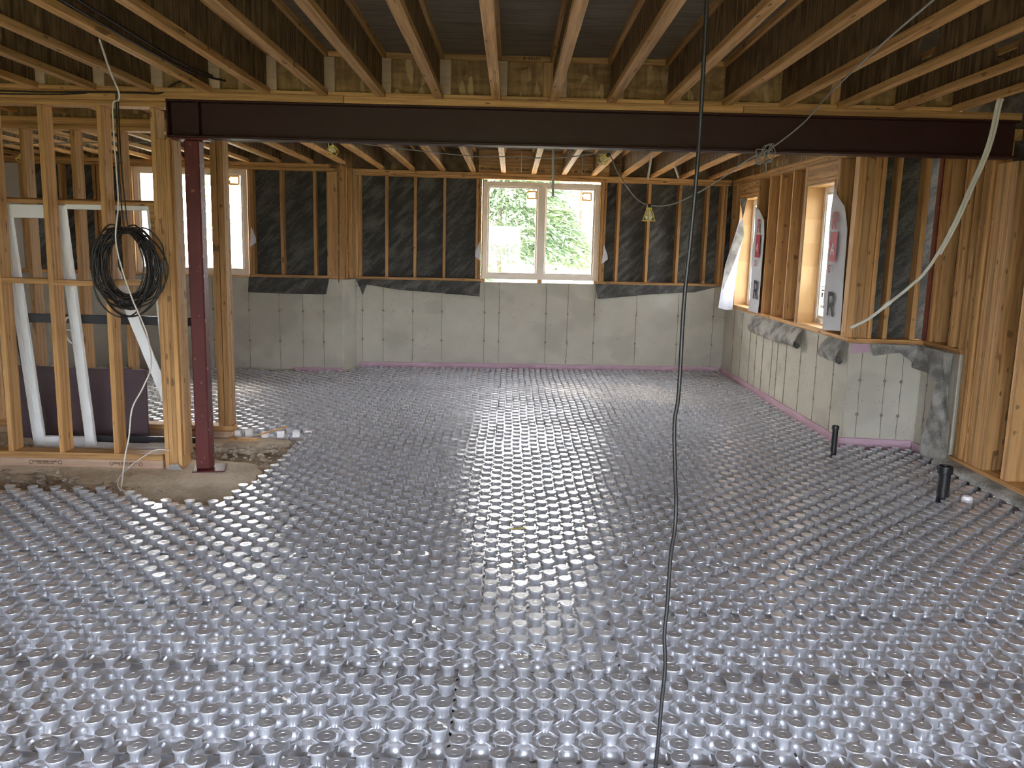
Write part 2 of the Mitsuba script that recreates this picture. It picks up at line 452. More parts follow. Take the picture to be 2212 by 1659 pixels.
def rib(a, b):
    """A low moulded ridge between two knobs."""
    a, b = np.array([*a, 0.0]), np.array([*b, 0.0])
    e = (b - a) / np.linalg.norm(b - a)
    s = np.array([-e[1], e[0], 0])
    V = []
    for p in (a + e * 0.02, b - e * 0.02):
        for w, z in ((-0.0105, 0.0078), (-0.0065, 0.0195), (0.0065, 0.0195), (0.0105, 0.0078)):
            V.append(p + s * w + np.array([0, 0, z]))
    F = []
    for i in range(3):
        F += [(i, i + 4, i + 5), (i, i + 5, i + 1)]
    return trimesh.Trimesh(V, F, process=False)


def in_view(x, y, z=TOP):
    d = np.array([x, y, z]) - EYE
    w = d @ _fwd
    return w > 0.1 and abs(d @ _right) / w * FPX < 1150 and abs(d @ _down) / w * FPX < 870


def build_panels():
    panels, nubs = [], []
    for row in range(-4, 15):
        y1 = 3.24 + (row + 1) * PD
        y0 = y1 - PD
        off = (-0.18 if row == -1 else -0.105) if row % 2 else 0.495
        for col in range(-7, 4):
            x0 = off + col * PW
            g = 0.0045
            foot = sg.box(x0 + g, y0 + g, x0 + PW - g, y1 - g).intersection(field)
            if foot.is_empty or foot.area < 0.01:
                continue
            ns = []
            for j in range(8):
                for i in range(8):
                    x, y = x0 + (i + (0.25 if j % 2 == 0 else 0.75)) * S, y0 + (j + 0.5) * S / 2
                    if foot.buffer(-0.022).contains(sg.Point(x, y)):
                        ns.append((x, y, j, i))
            if ns:
                panels.append((foot, ns, x0, y0))
    ranked = sorted(((x * x + y * y, k, q) for k, (_, ns, _, _) in enumerate(panels) for q, (x, y, _, _) in enumerate(ns) if in_view(x, y)))[:300]
    single = {(k, q) for _, k, q in ranked}
    order = sorted(range(len(panels)), key=lambda k: panels[k][3] + 0.3 * abs(panels[k][2] + 0.6))
    for k in order:
        foot, ns, x0, y0 = panels[k]
        near, lod = y0 < 4.3, 0 if y0 < 3.9 else (1 if y0 < 6.6 else 2)
        parts = []
        for gpoly in getattr(foot, 'geoms', [foot]):
            if gpoly.geom_type == 'Polygon':
                parts.append(moved(trimesh.creation.extrude_polygon(gpoly, PLATE + 0.05, engine='earcut'), loc=(0, 0, -0.05)))
        spots = {(j, i): (x, y) for x, y, j, i in ns}
        if lod < 2:
            for (x, y) in spots.values():
                parts.append(trimesh.Trimesh(PADV + np.array([x, y, 0]), PADF, process=False))
            for (j, i), p in spots.items():
                for di in ((-1, 0) if j % 2 == 0 else (0, 1)):
                    q = spots.get((j + 1, i + di))
                    if q:
                        parts.append(rib(p, q))
        if near:
            for j in range(8):
                for i in range(8):
                    x, y = x0 + (i + (0.75 if j % 2 == 0 else 0.25)) * S, y0 + (j + 0.5) * S / 2
                    if foot.buffer(-0.062).contains(sg.Point(x, y)):
                        parts.append(moved(_ring, loc=(x, y, 0)))
            for i in range(9):   # torn joining lugs along the far edge
                x = x0 + (i + 0.25) * S + rng.normal(0, 0.006)
                if foot.buffer(-0.02).contains(sg.Point(x, y0 + PD - 0.03)):
                    n = 7
                    xs = np.linspace(-0.03, 0.03, n)
                    edge = 0.012 + 0.016 * rng.random(n) * np.array([0.3, 0.8, 1, 1, 1, 0.8, 0.3])
                    out = sg.Polygon([(x + xs[0], y0 + PD - 0.02), (x + xs[-1], y0 + PD - 0.02)] + [(x + xs[n - 1 - t], y0 + PD - 0.008 + edge[n - 1 - t]) for t in range(n)])
                    parts.append(moved(trimesh.creation.extrude_polygon(out, 0.003, engine='earcut'), loc=(0, 0, 0.0185)))
        pk = put('radiant_panel', cat(parts), 'silver', floor)
        rest = []
        for q, (x, y, j, i) in enumerate(ns):
            a = rng.random() * 6.28
            v = NUBV[lod]
            tilt, sc = rng.normal(0, 0.018, 2), 1 + rng.normal(0, 0.012, 2)
            w = v * [sc[0], sc[0], 1] @ np.array([[math.cos(a), math.sin(a), 0], [-math.sin(a), math.cos(a), 0], [0, 0, 1]])
            up = np.clip((w[:, 2] - 0.03) / 0.034, 0, 1)
            w[:, 2] += up * (tilt[0] * w[:, 0] + tilt[1] * w[:, 1])
            if lod == 0 and rng.random() < 0.14:   # scuffed or dented rim
                b, r = rng.random() * 6.28, np.hypot(w[:, 0], w[:, 1])
                hit = np.clip((w[:, 0] * math.cos(b) + w[:, 1] * math.sin(b)) / 0.034 - 0.35, 0, 1) * up
                w[:, 2] -= hit * 0.012
                w[:, :2] *= (1 - 0.14 * hit)[:, None]
            m = trimesh.Trimesh(w + [x, y, 0], NUB[lod].faces, process=False)
            if (k, q) in single:
                put('knob', m, 'silver', pk, smooth=35)
            else:
                rest.append(m)
        if rest:
            put('knob_field', cat(rest), 'silver', pk, smooth=35 if lod < 2 else 40, kind='stuff')


build_panels()


def dirt_mesh():
    xs, ys = np.arange(-6.85, -1.70, 0.025), np.arange(5.22, 7.56, 0.025)
    X, Y = np.meshgrid(xs, ys, indexing='ij')
    P = np.stack([X, Y, X * 0], -1)
    Z = -0.045 + 0.05 * meshkit.fbm(P * 4, 3, 1) + 0.035 * (meshkit.fbm(P * 22, 3, 2) - 0.5)
    Z -= 0.07 * np.exp(-((Y - 6.78) / 0.2) ** 2) * np.clip((-2.3 - X) * 2 + 1, 0, 1)
    edge = np.array([dirt_poly.boundary.distance(sg.Point(x, y)) * (1 if dirt_poly.contains(sg.Point(x, y)) else -1) for x, y in zip(X.ravel(), Y.ravel())]).reshape(X.shape)
    Z = np.where(edge < 0.03, -0.055, Z)
    i = np.arange(X.size).reshape(X.shape)
    F = np.vstack([np.stack([i[:-1, :-1], i[1:, :-1], i[1:, 1:]], -1).reshape(-1, 3), np.stack([i[:-1, :-1], i[1:, 1:], i[:-1, 1:]], -1).reshape(-1, 3)])
    return trimesh.Trimesh(np.stack([X, Y, Z], -1).reshape(-1, 3), F, process=False)


put('bare_soil', dirt_mesh(), 'dirt', floor, smooth=True, kind='stuff')


def footing(pts, top, seed):
    g = sg.Polygon(pts).buffer(-0.12).buffer(0.12).simplify(0.004)
    m = trimesh.creation.extrude_polygon(g, 0.2, engine='earcut')
    v, f = trimesh.remesh.subdivide_to_size(m.vertices, m.faces, 0.06)
    v = np.array(v)
    d = np.array([g.boundary.distance(sg.Point(p[0], p[1])) for p in v])
    lid = v[:, 2] > 0.19
    v[:, 2] += top - 0.2 + np.where(lid, 0.02 * (meshkit.fbm(v * [3, 3, 0] + seed, 3, seed) - 0.5) - 0.022 * np.exp(-d / 0.05), 0)
    out = trimesh.Trimesh(v, f, process=False)
    out.merge_vertices()
    return out


put('concrete_footing', footing([(-3.0, 5.66), (-2.40, 5.43), (-1.95, 5.40), (-1.90, 5.58), (-1.86, 5.9), (-1.87, 6.28), (-2.0, 6.5), (-2.4, 6.58), (-6.3, 6.58), (-6.3, 6.0), (-3.3, 6.02)], 0.004, 3), 'footing_mat', floor, smooth=40)
put('concrete_footing', footing([(-6.3, 6.98), (-2.2, 6.93), (-1.93, 6.98), (-1.87, 7.12), (-1.88, 7.25), (-1.96, 7.33), (-2.6, 7.40), (-6.3, 7.44)], 0.002, 5), 'footing_mat', floor, smooth=40)


def pebbles(n, box, seed, smin=0.006, smax=0.03, keep=None):
    r = np.random.default_rng(seed)
    base = trimesh.creation.icosphere(subdivisions=1)
    bv, bf = np.array(base.vertices), np.array(base.faces)
    out = []
    while len(out) < n:
        x, y = r.uniform(box[0], box[1]), r.uniform(box[2], box[3])
        if keep is not None and not keep.contains(sg.Point(x, y)):
            continue
        s = smin + (smax - smin) * r.random() ** 3
        v = bv * (1 + 0.25 * r.normal(size=(len(bv), 1))) * s * np.array([1, r.uniform(.6, 1.1), r.uniform(.45, .8)])
        a = r.random() * 6.28
        v = v @ np.array([[math.cos(a), math.sin(a), 0], [-math.sin(a), math.cos(a), 0], [0, 0, 1]])
        out.append(trimesh.Trimesh(v + [x, y, -0.012 + s * 0.3], bf, process=False))
    return cat(out)


inner = dirt_poly.buffer(-0.05)
put('pebbles', cat([pebbles(420, (-4.2, -1.85, 6.55, 7.0), 1, keep=inner), pebbles(260, (-4.4, -2.75, 5.55, 6.1), 2, 0.005, 0.026, keep=inner), pebbles(60, (-2.95, -2.35, 5.42, 5.75), 4, 0.006, 0.03, keep=inner)]), 'stone', floor, kind='stuff')

# ---------------------------------------------------------------- upper stud walls
WD = 0.14


def studded(parent, fr, z0, z1, studs, v0=0.0, depth=WD, c=0.002, mat='wood'):
    M4, L = fr
    for s in studs:
        u, w = s if isinstance(s, tuple) else (s, 0.038)
        put('stud', moved(cbox((u, v0, z0), (u + w, v0 + depth, z1), c), M4), mat, parent, axis='z')


def plate(parent, name, fr, u0, u1, z0, z1, axis, v0=-0.004, depth=WD + 0.004):
    put(name, moved(cbox((u0, v0, z0), (u1, v0 + depth, z1), 0.0025), fr[0]), 'wood', parent, axis=axis)


def backing(parent, fr, rects, v=WD + 0.002, t=0.012):
    for u0, u1, z0, z1 in rects:
        put('black_membrane', moved(cbox((u0, v, z0), (u1, v + t, z1), 0.001), fr[0]), 'membrane', parent, label='black fibrous membrane behind the studs')


# back wall, right of the corner
wbu = struct('wall_back_upper', 'stud wall with black membrane above the back concrete wall, around the middle window')
bx = lambda x: (x + 2.10) / math.cos(math.atan2(0.35, 5.08))
for a, b in ((0.0, bx(-0.41)), (bx(1.195), 5.06)):
    plate(wbu, 'bottom_plate', BACK, a, b, 1.230, 1.268, 'x')
plate(wbu, 'top_plate', BACK, 0, 5.09, 2.602, 2.640, 'x')
plate(wbu, 'top_plate', BACK, 0, 5.09, 2.642, 2.680, 'x')
studded(wbu, BACK, 1.27, 2.60, [0.0, 0.042, bx(-1.705), bx(-1.327), bx(-.935), bx(-.495), (bx(-.452), 0.03), bx(1.20), (bx(1.242), .03), bx(1.425), bx(1.84), bx(2.263), bx(2.65), 4.97, 5.012])
backing(wbu, BACK, [(0.0, bx(-.425), 1.235, 2.70), (bx(1.21), 5.40, 1.235, 2.70)])
# rim board above, with faint print
put('rim_board', moved(cbox((-0.1, 0.09, 2.682), (5.42, 0.13, 2.99), 0.003), BACK[0]), 'osb', wbu)
lvl = put('laminated_rim_board', moved(cbox((bx(-.47), 0.045, 2.684), (bx(1.30), 0.088, 2.985), 0.003), BACK[0]), 'wood', wbu, axis='x')
prints = []
r0 = np.random.default_rng(5)
u = bx(-.44)
while u < bx(1.22):
    w, h = r0.uniform(0.012, 0.05), r0.uniform(0.012, 0.032)
    if r0.random() < 0.25:
        prints.append(moved(lathe([(0.018, 0), (0.018, 0.001), (0.010, 0.001), (0.010, 0)], 8), np.array([[1, 0, 0, u], [0, 0, -1, 0.0445], [0, 1, 0, 2.735], [0, 0, 0, 1.0]])))
        u += 0.035
    else:
        prints.append(cbox((u, 0.0435, 2.722), (u + w, 0.0452, 2.722 + h), 0.0002))
        u += w
    u += r0.choice([0.006, 0.012, 0.06])
put('stamp', moved(cat(prints), BACK[0]), 'faint_ink', wbu, label='faint row of dark stamped print')

# back wall, left part
wblu = struct('wall_back_left_upper', 'stud wall with black membrane above the left back concrete wall, around the left window')
lx = lambda x: (x + 6.25) * 1.0008
for a, b in ((-.55, lx(-4.86)), (lx(-3.38), 4.07)):
    plate(wblu, 'bottom_plate', BACKL, a, b, 1.245, 1.285, 'x')
plate(wblu, 'top_plate', BACKL, -.55, 4.07, 2.602, 2.640, 'x')
plate(wblu, 'top_plate', BACKL, -.55, 3.9, 2.642, 2.690, 'x')
studded(wblu, BACKL, 1.287, 2.60, [lx(-6.2), lx(-5.72), lx(-5.30), lx(-5.25), lx(-4.93), lx(-4.89), lx(-3.375), (lx(-3.335), .03), lx(-2.97), lx(-2.55), lx(-2.22)])
put('corner_board', moved(cbox((lx(-2.38), 0.0, 1.287), (lx(-2.225), 0.038, 2.60), 0.002), BACKL[0]), 'wood', wblu, axis='z')
backing(wblu, BACKL, [(-0.9, lx(-4.87), 1.25, 2.70), (lx(-3.37), 4.07, 1.25, 2.70)])
put('rim_board', moved(cbox((-0.9, 0.06, 2.692), (4.1, 0.10, 3.01), 0.003), BACKL[0]), 'osb', wblu)
wju = struct('wall_jog_upper', 'short stud return between the left and right back walls')
studded(wju, JOG, 1.25, 2.68, [0.0, 0.04, 0.13, 0.32, 0.40], depth=0.10)
put('sheathing', moved(cbox((-.02, 0.045, 1.20), (0.70, 0.06, 3.04), 0.001), JOG[0]), 'osb', wju)

# right wall with two narrow windows
wru = struct('wall_right_upper', 'stud wall with two narrow windows above the right concrete wall')
ry = lambda y: 11.80 - y
plate(wru, 'bottom_plate', RIGHT, 0.0, 4.39, 0.967, 1.005, 'y')
plate(wru, 'top_plate', RIGHT, 0.0, 4.39, 2.600, 2.638, 'y')
plate(wru, 'top_plate', RIGHT, 0.0, 4.39, 2.640, 2.678, 'y')
studded(wru, RIGHT, 1.007, 2.598, [0.0, 0.042, 0.21, ry(11.42), ry(10.54), ry(10.11), ry(9.72), ry(9.285), ry(8.90), ry(8.86), ry(8.03), (ry(7.99), .03), ry(7.54), ry(7.50)])
for (a, b) in ((11.38, 10.54), (8.82, 8.03)):
    put('header', moved(cbox((ry(a), 0.0, 2.452), (ry(b), 0.12, 2.598), 0.002), RIGHT[0]), 'wood', wru, axis='y')
    put('header_plate', moved(cbox((ry(a), -0.003, 2.412), (ry(b), WD, 2.450), 0.002), RIGHT[0]), 'wood', wru, axis='y')
put('sheathing', moved(cbox((-.25, WD + .002, .97), (ry(11.36), WD + .016, 2.72), .001), RIGHT[0]), 'osb', wru)
put('sheathing', moved(cbox((ry(10.55), WD + .002, .97), (ry(8.81), WD + .016, 2.72), .001), RIGHT[0]), 'osb', wru)
put('sheathing', moved(cbox((ry(8.05), WD + .002, .97), (4.36, WD + .016, 2.72), .001), RIGHT[0]), 'osb', wru)
put('sheathing', moved(cbox((ry(11.4), WD + .002, 2.43), (ry(8.0), WD + .03, 2.72), .001), RIGHT[0]), 'osb', wru)
put('rim_board', moved(cbox((-0.1, 0.06, 2.680), (4.5, 0.10, 3.0), 0.003), RIGHT[0]), 'osb', wru)

# nook wall facing the camera
wnu = struct('wall_nook_upper', 'corner stud wall facing the camera above the stepped concrete')
plate(wnu, 'bottom_plate', NOOK, -0.02, 0.62, 0.967, 1.005, 'x', v0=-0.012)
plate(wnu, 'top_plate', NOOK, -0.02, 0.62, 2.60, 2.68, 'x')
studded(wnu, NOOK, 1.007, 2.60, [(-0.045, 0.062), (0.145, 0.036), 0.272, (0.50, 0.045)])
put('corner_board', moved(cbox((0.02, 0.012, 1.007), (0.088, 0.05, 2.6), 0.002), NOOK[0]), 'wood', wnu, axis='z')
put('corner_board', moved(cbox((0.09, 0.02, 1.007), (0.143, 0.058, 2.6), 0.002), NOOK[0]), 'wood', wnu, axis='z')
backing(wnu, NOOK, [(-0.0, 0.9, 0.97, 2.72)])

# near right wall
wnru = struct('wall_near_right_upper', 'tall stud wall at the right edge carrying the steel beam')
ny = lambda y: 7.33 - y
plate(wnru, 'bottom_plate', NEARR, -0.02, ny(6.70), 0.967, 1.005, 'y', v0=-0.01)
plate(wnru, 'bottom_plate', NEARR, ny(6.70), 8.9, 0.10, 0.138, 'y', v0=-0.012)
plate(wnru, 'top_plate', NEARR, 0, ny(6.45), 2.60, 2.68, 'y')
plate(wnru, 'top_plate', NEARR, ny(5.98), 8.9, 2.66, 2.74, 'y')
studded(wnru, NEARR, 1.007, 2.60, [ny(7.285), ny(6.93), ny(6.885)])
put('stud', moved(cbox((ny(7.24), 0.03, 1.007), (ny(7.20), WD, 2.6), .002), NEARR[0]), 'wood', wnru, axis='z')
studded(wnru, NEARR, 0.14, 2.60, [ny(6.76), ny(6.66), ny(6.62), ny(6.58)])
studded(wnru, NEARR, 0.14, 2.43, [ny(6.487 - 0.0385 * k) for k in range(7)])
studded(wnru, NEARR, 0.14, 2.66, [ny(5.985), ny(5.945)] + [ny(5.55 - 0.4064 * k) for k in range(17)])
backing(wnru, NEARR, [(-0.05, 8.9, 0.10, 3.05)])
put('red_steel_post', moved(cbox((ny(7.36), -.01, 1.006), (ny(7.292), 0.065, 2.6), 0.004), NEARR[0]), 'red_primer', wnru, label='dark red steel post set between the studs')
# front wall behind the camera with a wide open doorway
FRONT = frame((3.9, -1.6), (-7.0, -1.6))
wf = struct('wall_front', 'sheathed stud wall with a wide doorway, behind the viewpoint')
for q0, q1, h0, h1 in ((0.0, 1.8, -.2, 3.05), (6.7, 10.9, -.2, 3.05), (1.8, 6.7, 2.25, 3.05)):
    put('sheathing', moved(cbox((q0, .14, h0), (q1, .155, h1), .001), FRONT[0]), 'osb', wf)
studded(wf, FRONT, .05, 2.62, [0.2, .62, 1.03, 1.44, 1.76, 6.72] + [7.1 + .4064 * k for k in range(9)])
put('header', moved(cbox((1.76, 0, 2.25), (6.76, .13, 2.55), .002), FRONT[0]), 'wood', wf, axis='x')
plate(wf, 'top_plate', FRONT, 0, 10.4, 2.63, 2.70, 'x')
# left wall above the concrete
wlu = struct('wall_left_upper', 'white board lined stud wall above the far left concrete')
plate(wlu, 'bottom_plate', LEFT, 0, 12.4, 1.245, 1.285, 'y')
plate(wlu, 'top_plate', LEFT, 0, 12.4, 2.602, 2.68, 'y')
studded(wlu, LEFT, 1.287, 2.60, [0.3 + 0.61 * k for k in range(20)])
put('white_board', moved(cbox((0, WD + .002, 1.20), (12.6, WD + .02, 3.1), .002), LEFT[0]), 'white_board', wlu, label='off-white lining board')

# ---------------------------------------------------------------- ceiling: subfloor, joists, blocking
def sloped(x0, x1, ya, yb, dz0, dz1, c=0.002):
    m = cbox((x0, ya, 0), (x1, yb, 1), c)
    v = np.asarray(m.vertices)
    v = np.array(v)
    t = np.where(v[:, 2] > 0.5, 1 - (1 - v[:, 2]), v[:, 2])
    v[:, 2] = zj(v[:, 1]) + dz0 + (dz1 - dz0) * t
    m.vertices = v
    return m


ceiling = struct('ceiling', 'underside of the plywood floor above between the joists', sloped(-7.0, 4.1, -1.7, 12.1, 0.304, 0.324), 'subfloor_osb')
JX = [-0.135 + 0.4037 * k for k in range(-16, 9)]
for x in JX:
    yb = 11.58 + 0.069 * (x + 2.1) if x > -2.1 else 10.93
    if x > 2.95:
        yb = 7.5
    web = sloped(x - 0.0055, x + 0.0055, -1.6, yb, 0.036, 0.27, 0.0005)
    hole = {2.287: 4.92, 2.691: 4.86}.get(round(x, 3))
    if hole:   # a ragged hole sawn through the web for a duct
        th = np.linspace(0, 2 * np.pi, 26)[:-1]
        cut = sg.Polygon(np.stack([hole + .125 * np.cos(th) + rng.normal(0, .006, 25), .15 + .085 * np.sin(th) + rng.normal(0, .004, 25)], 1))
        web = trimesh.creation.extrude_polygon(sg.box(-1.6, .036, yb, .27).difference(cut), .011, engine='earcut')
        q = np.array(web.vertices)
        web.vertices = np.stack([x - .0055 + q[:, 2], q[:, 0], zj(q[:, 0]) + q[:, 1]], 1)
        web.invert()
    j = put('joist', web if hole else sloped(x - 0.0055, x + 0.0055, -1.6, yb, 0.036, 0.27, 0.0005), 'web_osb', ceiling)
    put('bottom_flange', sloped(x - 0.031, x + 0.031, -1.6, yb, 0.0, 0.038), 'wood', j, axis='y')
    put('top_flange', sloped(x - 0.031, x + 0.031, -1.6, yb, 0.266, 0.304), 'wood', j, axis='y')
ZB = zj(6.15)
for a, b in zip(JX[:-1], JX[1:]):
    x0, x1 = a + 0.033, b - 0.033
    zb = ZB
    put('blocking_panel', cbox((a + 0.008, 6.20, zb + 0.022), (b - 0.008, 6.215, zb + 0.272), 0.001), 'osb', ceiling)
    put('sill_strip', cbox((x0, 6.14, zb - 0.001), (x1, 6.20, zb + 0.026), 0.002), 'wood', ceiling, axis='x')
    put('top_strip', cbox((x0, 6.165, zb + 0.265), (x1, 6.20, zb + 0.302), 0.002), 'wood', ceiling, axis='x')
    put('web_stiffener', cbox((a + 0.006, 6.155, zb + 0.028), (a + 0.07 + 0.02 * rng.random(), 6.198, zb + 0.262), 0.002), 'treated', ceiling)
    if rng.random() < 0.35:
        put('web_stiffener', cbox((b - 0.075, 6.165, zb + 0.028), (b - 0.008, 6.198, zb + 0.262), 0.002), 'wood', ceiling, axis='z')
    # blocking above the two back walls
    ybk = 11.50 + 0.069 * (0.5 * (a + b) + 2.1) if a > -2.2 else 10.95
    if b < 2.95 and not (-0.6 < a < 1.25):
        put('blocking_panel', cbox((a + 0.008, ybk, zj(ybk) + 0.005), (b - 0.008, ybk + 0.014, zj(ybk) + 0.3), 0.001), 'web_osb', ceiling)
for x in (-0.02, 0.19, 0.40, 0.60, 0.80):
    yy = 11.49 + 0.069 * (x + 2.1)
    put('joist_hanger', cbox((x - 0.006 + 0.12, yy - 0.012, zj(yy) + 0.01), (x + 0.006 + 0.12, yy, zj(yy) + 0.29), 0.001), 'zinc', ceiling, label='thin galvanised hanger strap')
# upside-down handwriting on the strip above the block between the middle joists
tm = meshkit.text_mesh('12768-8', 0.020, 0.0008, bold=True)
w = np.ptp(np.asarray(tm.vertices)[:, 0])
v = np.array(tm.vertices)
tm.vertices = np.stack([0.05 + w - v[:, 0], 6.1645 - v[:, 2], ZB + 0.294 - v[:, 1]], 1)
put('handwriting', tm, 'ink', ceiling, label='black handwriting, upside down')
tm = meshkit.text_mesh('4B', 0.016, 0.0008, bold=True)
v = np.array(tm.vertices)
tm.vertices = np.stack([1.285 + v[:, 0], 6.1395 - v[:, 2], ZB + 0.004 + v[:, 1]], 1)
put('handwriting', tm, 'ink', ceiling, label='small black mark 4B')

# ---------------------------------------------------------------- steel beam, sills, column
beam = thing('steel_beam', 'long dark red steel beam spanning the room under the joists', 'beam')
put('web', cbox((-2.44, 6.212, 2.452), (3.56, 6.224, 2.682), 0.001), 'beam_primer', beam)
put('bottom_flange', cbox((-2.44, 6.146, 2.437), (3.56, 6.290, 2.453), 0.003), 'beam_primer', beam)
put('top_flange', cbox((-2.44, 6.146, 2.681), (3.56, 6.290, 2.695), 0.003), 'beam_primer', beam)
put('end_plate', cbox((-2.452, 6.150, 2.437), (-2.441, 6.286, 2.695), 0.002), 'beam_primer', beam)
put('stiffener', cbox((-2.235, 6.150, 2.453), (-2.225, 6.212, 2.681), 0.001), 'beam_primer', beam)
sill = thing('sill_plate', 'long wooden sill plate lying on top of the steel beam', 'sill plate')
for x0, x1 in ((-2.46, -1.203), (-1.200, 1.6), (1.603, 3.56)):
    put('plank', cbox((x0, 6.142, 2.696), (x1, 6.28, 2.7435), 0.0025), 'wood', sill, axis='x')
col = thing('steel_column', 'dark red square steel column beside the wooden post', 'column')
put('shaft', cbox((-2.345, 6.170, 0.016), (-2.238, 6.277, 2.424), 0.009), 'red_primer', col)
put('cap_plate', cbox((-2.43, 6.150, 2.424), (-2.16, 6.290, 2.437), 0.002), 'red_primer', col)
bp = cbox((-0.115, -0.115, 0), (0.115, 0.115, 0.012), 0.002)
a = math.radians(14)
bp = moved(bp, np.array([[math.cos(a), -math.sin(a), 0, -2.262], [math.sin(a), math.cos(a), 0, 6.232], [0, 0, 1, 0.004], [0, 0, 0, 1]]))
put('base_plate', bp, 'red_primer', col)

# ---------------------------------------------------------------- left stud partition (front)
part = struct('wall_partition', 'open stud partition at the left, standing on pink-tinted double plates')
FY = 6.20
for x0, x1 in ((-6.2, -4.4), (-4.396, -2.605)):
    put('ground_plate', cbox((x0, FY, 0.003), (x1, FY + 0.14, 0.066), 0.003), 'treated', part, label='pinkish treated plate at the bottom')
    put('bottom_plate', cbox((x0 + .02, FY, 0.067), (x1, FY + 0.14, 0.114), 0.003), 'wood', part, axis='x')
put('top_plate', cbox((-6.2, FY, 2.646), (-2.46, FY + .14, 2.684), 0.0025), 'wood', part, axis='x')
put('top_plate', cbox((-6.2, FY, 2.686), (-2.46, FY + .14, 2.7435), 0.0025), 'wood', part, axis='x')
PS = [-5.81, -5.40, -4.99, -4.58, -4.17, -3.765, -3.385, -2.970]
for x in PS:
    lean = rng.normal(0, 0.004)
    m = cbox((x, FY + .001, 0.115), (x + 0.038, FY + .139, 2.645), 0.002)
    v = np.array(m.vertices)
    v[:, 0] += lean * (v[:, 2] - 1.3)
    m.vertices = v
    put('stud', m, 'wood', part, axis='z')
for a, b in zip(PS, PS[1:] + [-2.595]):
    dz = rng.normal(0, 0.006)
    put('nailer', cbox((a + .039, FY + .002, 1.378 + dz), (b - .001, FY + .138, 1.416 + dz), 0.002), 'wood', part, axis='x')
# stamps on the ground plate: too small to read in the photograph
for sx in (-3.47, -2.86):
    marks = [moved(lathe([(0.016, 0), (0.016, 0.0008), (0.011, 0.0008), (0.011, 0)], 10), np.array([[1, 0, 0, sx + d], [0, 0, -1, FY - .0002], [0, 1, 0, 0.036], [0, 0, 0, 1.0]])) for d in (-0.135, 0.085)]
    u = sx - 0.115
    while u < sx + 0.055:
        ww = r0.uniform(0.005, 0.012)
        marks.append(cbox((u, FY - .0012, 0.036), (u + ww, FY - .0001, 0.036 + r0.uniform(.010, .015)), .0001))
        if sx - .09 < u < sx + .03:
            marks.append(cbox((u, FY - .0012, 0.024), (u + ww, FY - .0001, 0.031), .0001))
        u += ww + r0.choice([.002, .002, .006])
    put('stamp', cat(marks), 'faint_ink', part, label='small illegible dark stamp')
post = thing('wooden_post', 'built-up wooden post of several planks left of the red column', 'post')
for k in range(4):
    put('plank', cbox((-2.594 + 0.0325 * k, 6.215 + rng.normal(0, .002), 0.006), (-2.594 + 0.0325 * k + 0.0318, 6.395, 2.43 if k else 2.645), 0.002), 'wood', post, axis='z')
put('plank', cbox((-2.462, 6.245, 0.10), (-2.446, 6.385, 2.43), 0.002), 'wood', post, axis='z')
wrapm = poly_sheet([(-2.575, 0), (-2.56, 0.022), (-2.54, 0.040), (-2.515, 0.034), (-2.49, 0.044), (-2.465, 0.018), (-2.445, 0.0)], lambda q: np.stack([q[:, 0], 6.205 - q[:, 2] - 0.03 * np.clip(1 - q[:, 1] / 0.06, 0, 1), q[:, 1] + 0.008], 1), 0.002, 0.02, lambda u, w: 0.012 * meshkit.noise(np.stack([u * 40, w * 40, u * 0], -1), 3))
put('plastic_scrap', wrapm, 'clear_plastic', smooth=True, label='crumpled clear plastic at the foot of the wooden post', category='plastic sheet')

# ---------------------------------------------------------------- rear partition
rp = struct('wall_partition_rear', 'second stud partition behind the first, on the strip footing')
RY = 7.25
for x0, x1 in ((-6.2, -3.6), (-3.596, -2.42)):
    put('ground_plate', cbox((x0, RY, 0.003), (x1, RY + 0.14, 0.058), 0.003), 'treated', rp, label='pinkish treated plate')
    put('bottom_plate', cbox((x0, RY, 0.059), (x1, RY + 0.14, 0.110), 0.003), 'wood', rp, axis='x')
put('top_plate', cbox((-6.2, RY, 2.60), (-2.42, RY + .14, 2.638), .0025), 'wood', rp, axis='x')
put('top_plate', cbox((-6.2, RY, 2.64), (-2.42, RY + .14, 2.70), .0025), 'wood', rp, axis='x')
put('rim_panel', cbox((-6.2, RY + .05, 2.70), (-2.42, RY + .065, 3.03), .001), 'osb', rp)
for x in (-6.0, -5.6, -5.2, -4.94, -4.53, -4.12, -3.70, -3.31, -2.90):
    put('stud', cbox((x, RY, .111), (x + .038, RY + .14, 2.599), .002), 'wood', rp, axis='z')
for x in (-2.541, -2.484):
    put('stud', cbox((x, RY - .002, .111), (x + .052, RY + .14, 2.599), .002), 'wood', rp, axis='z')


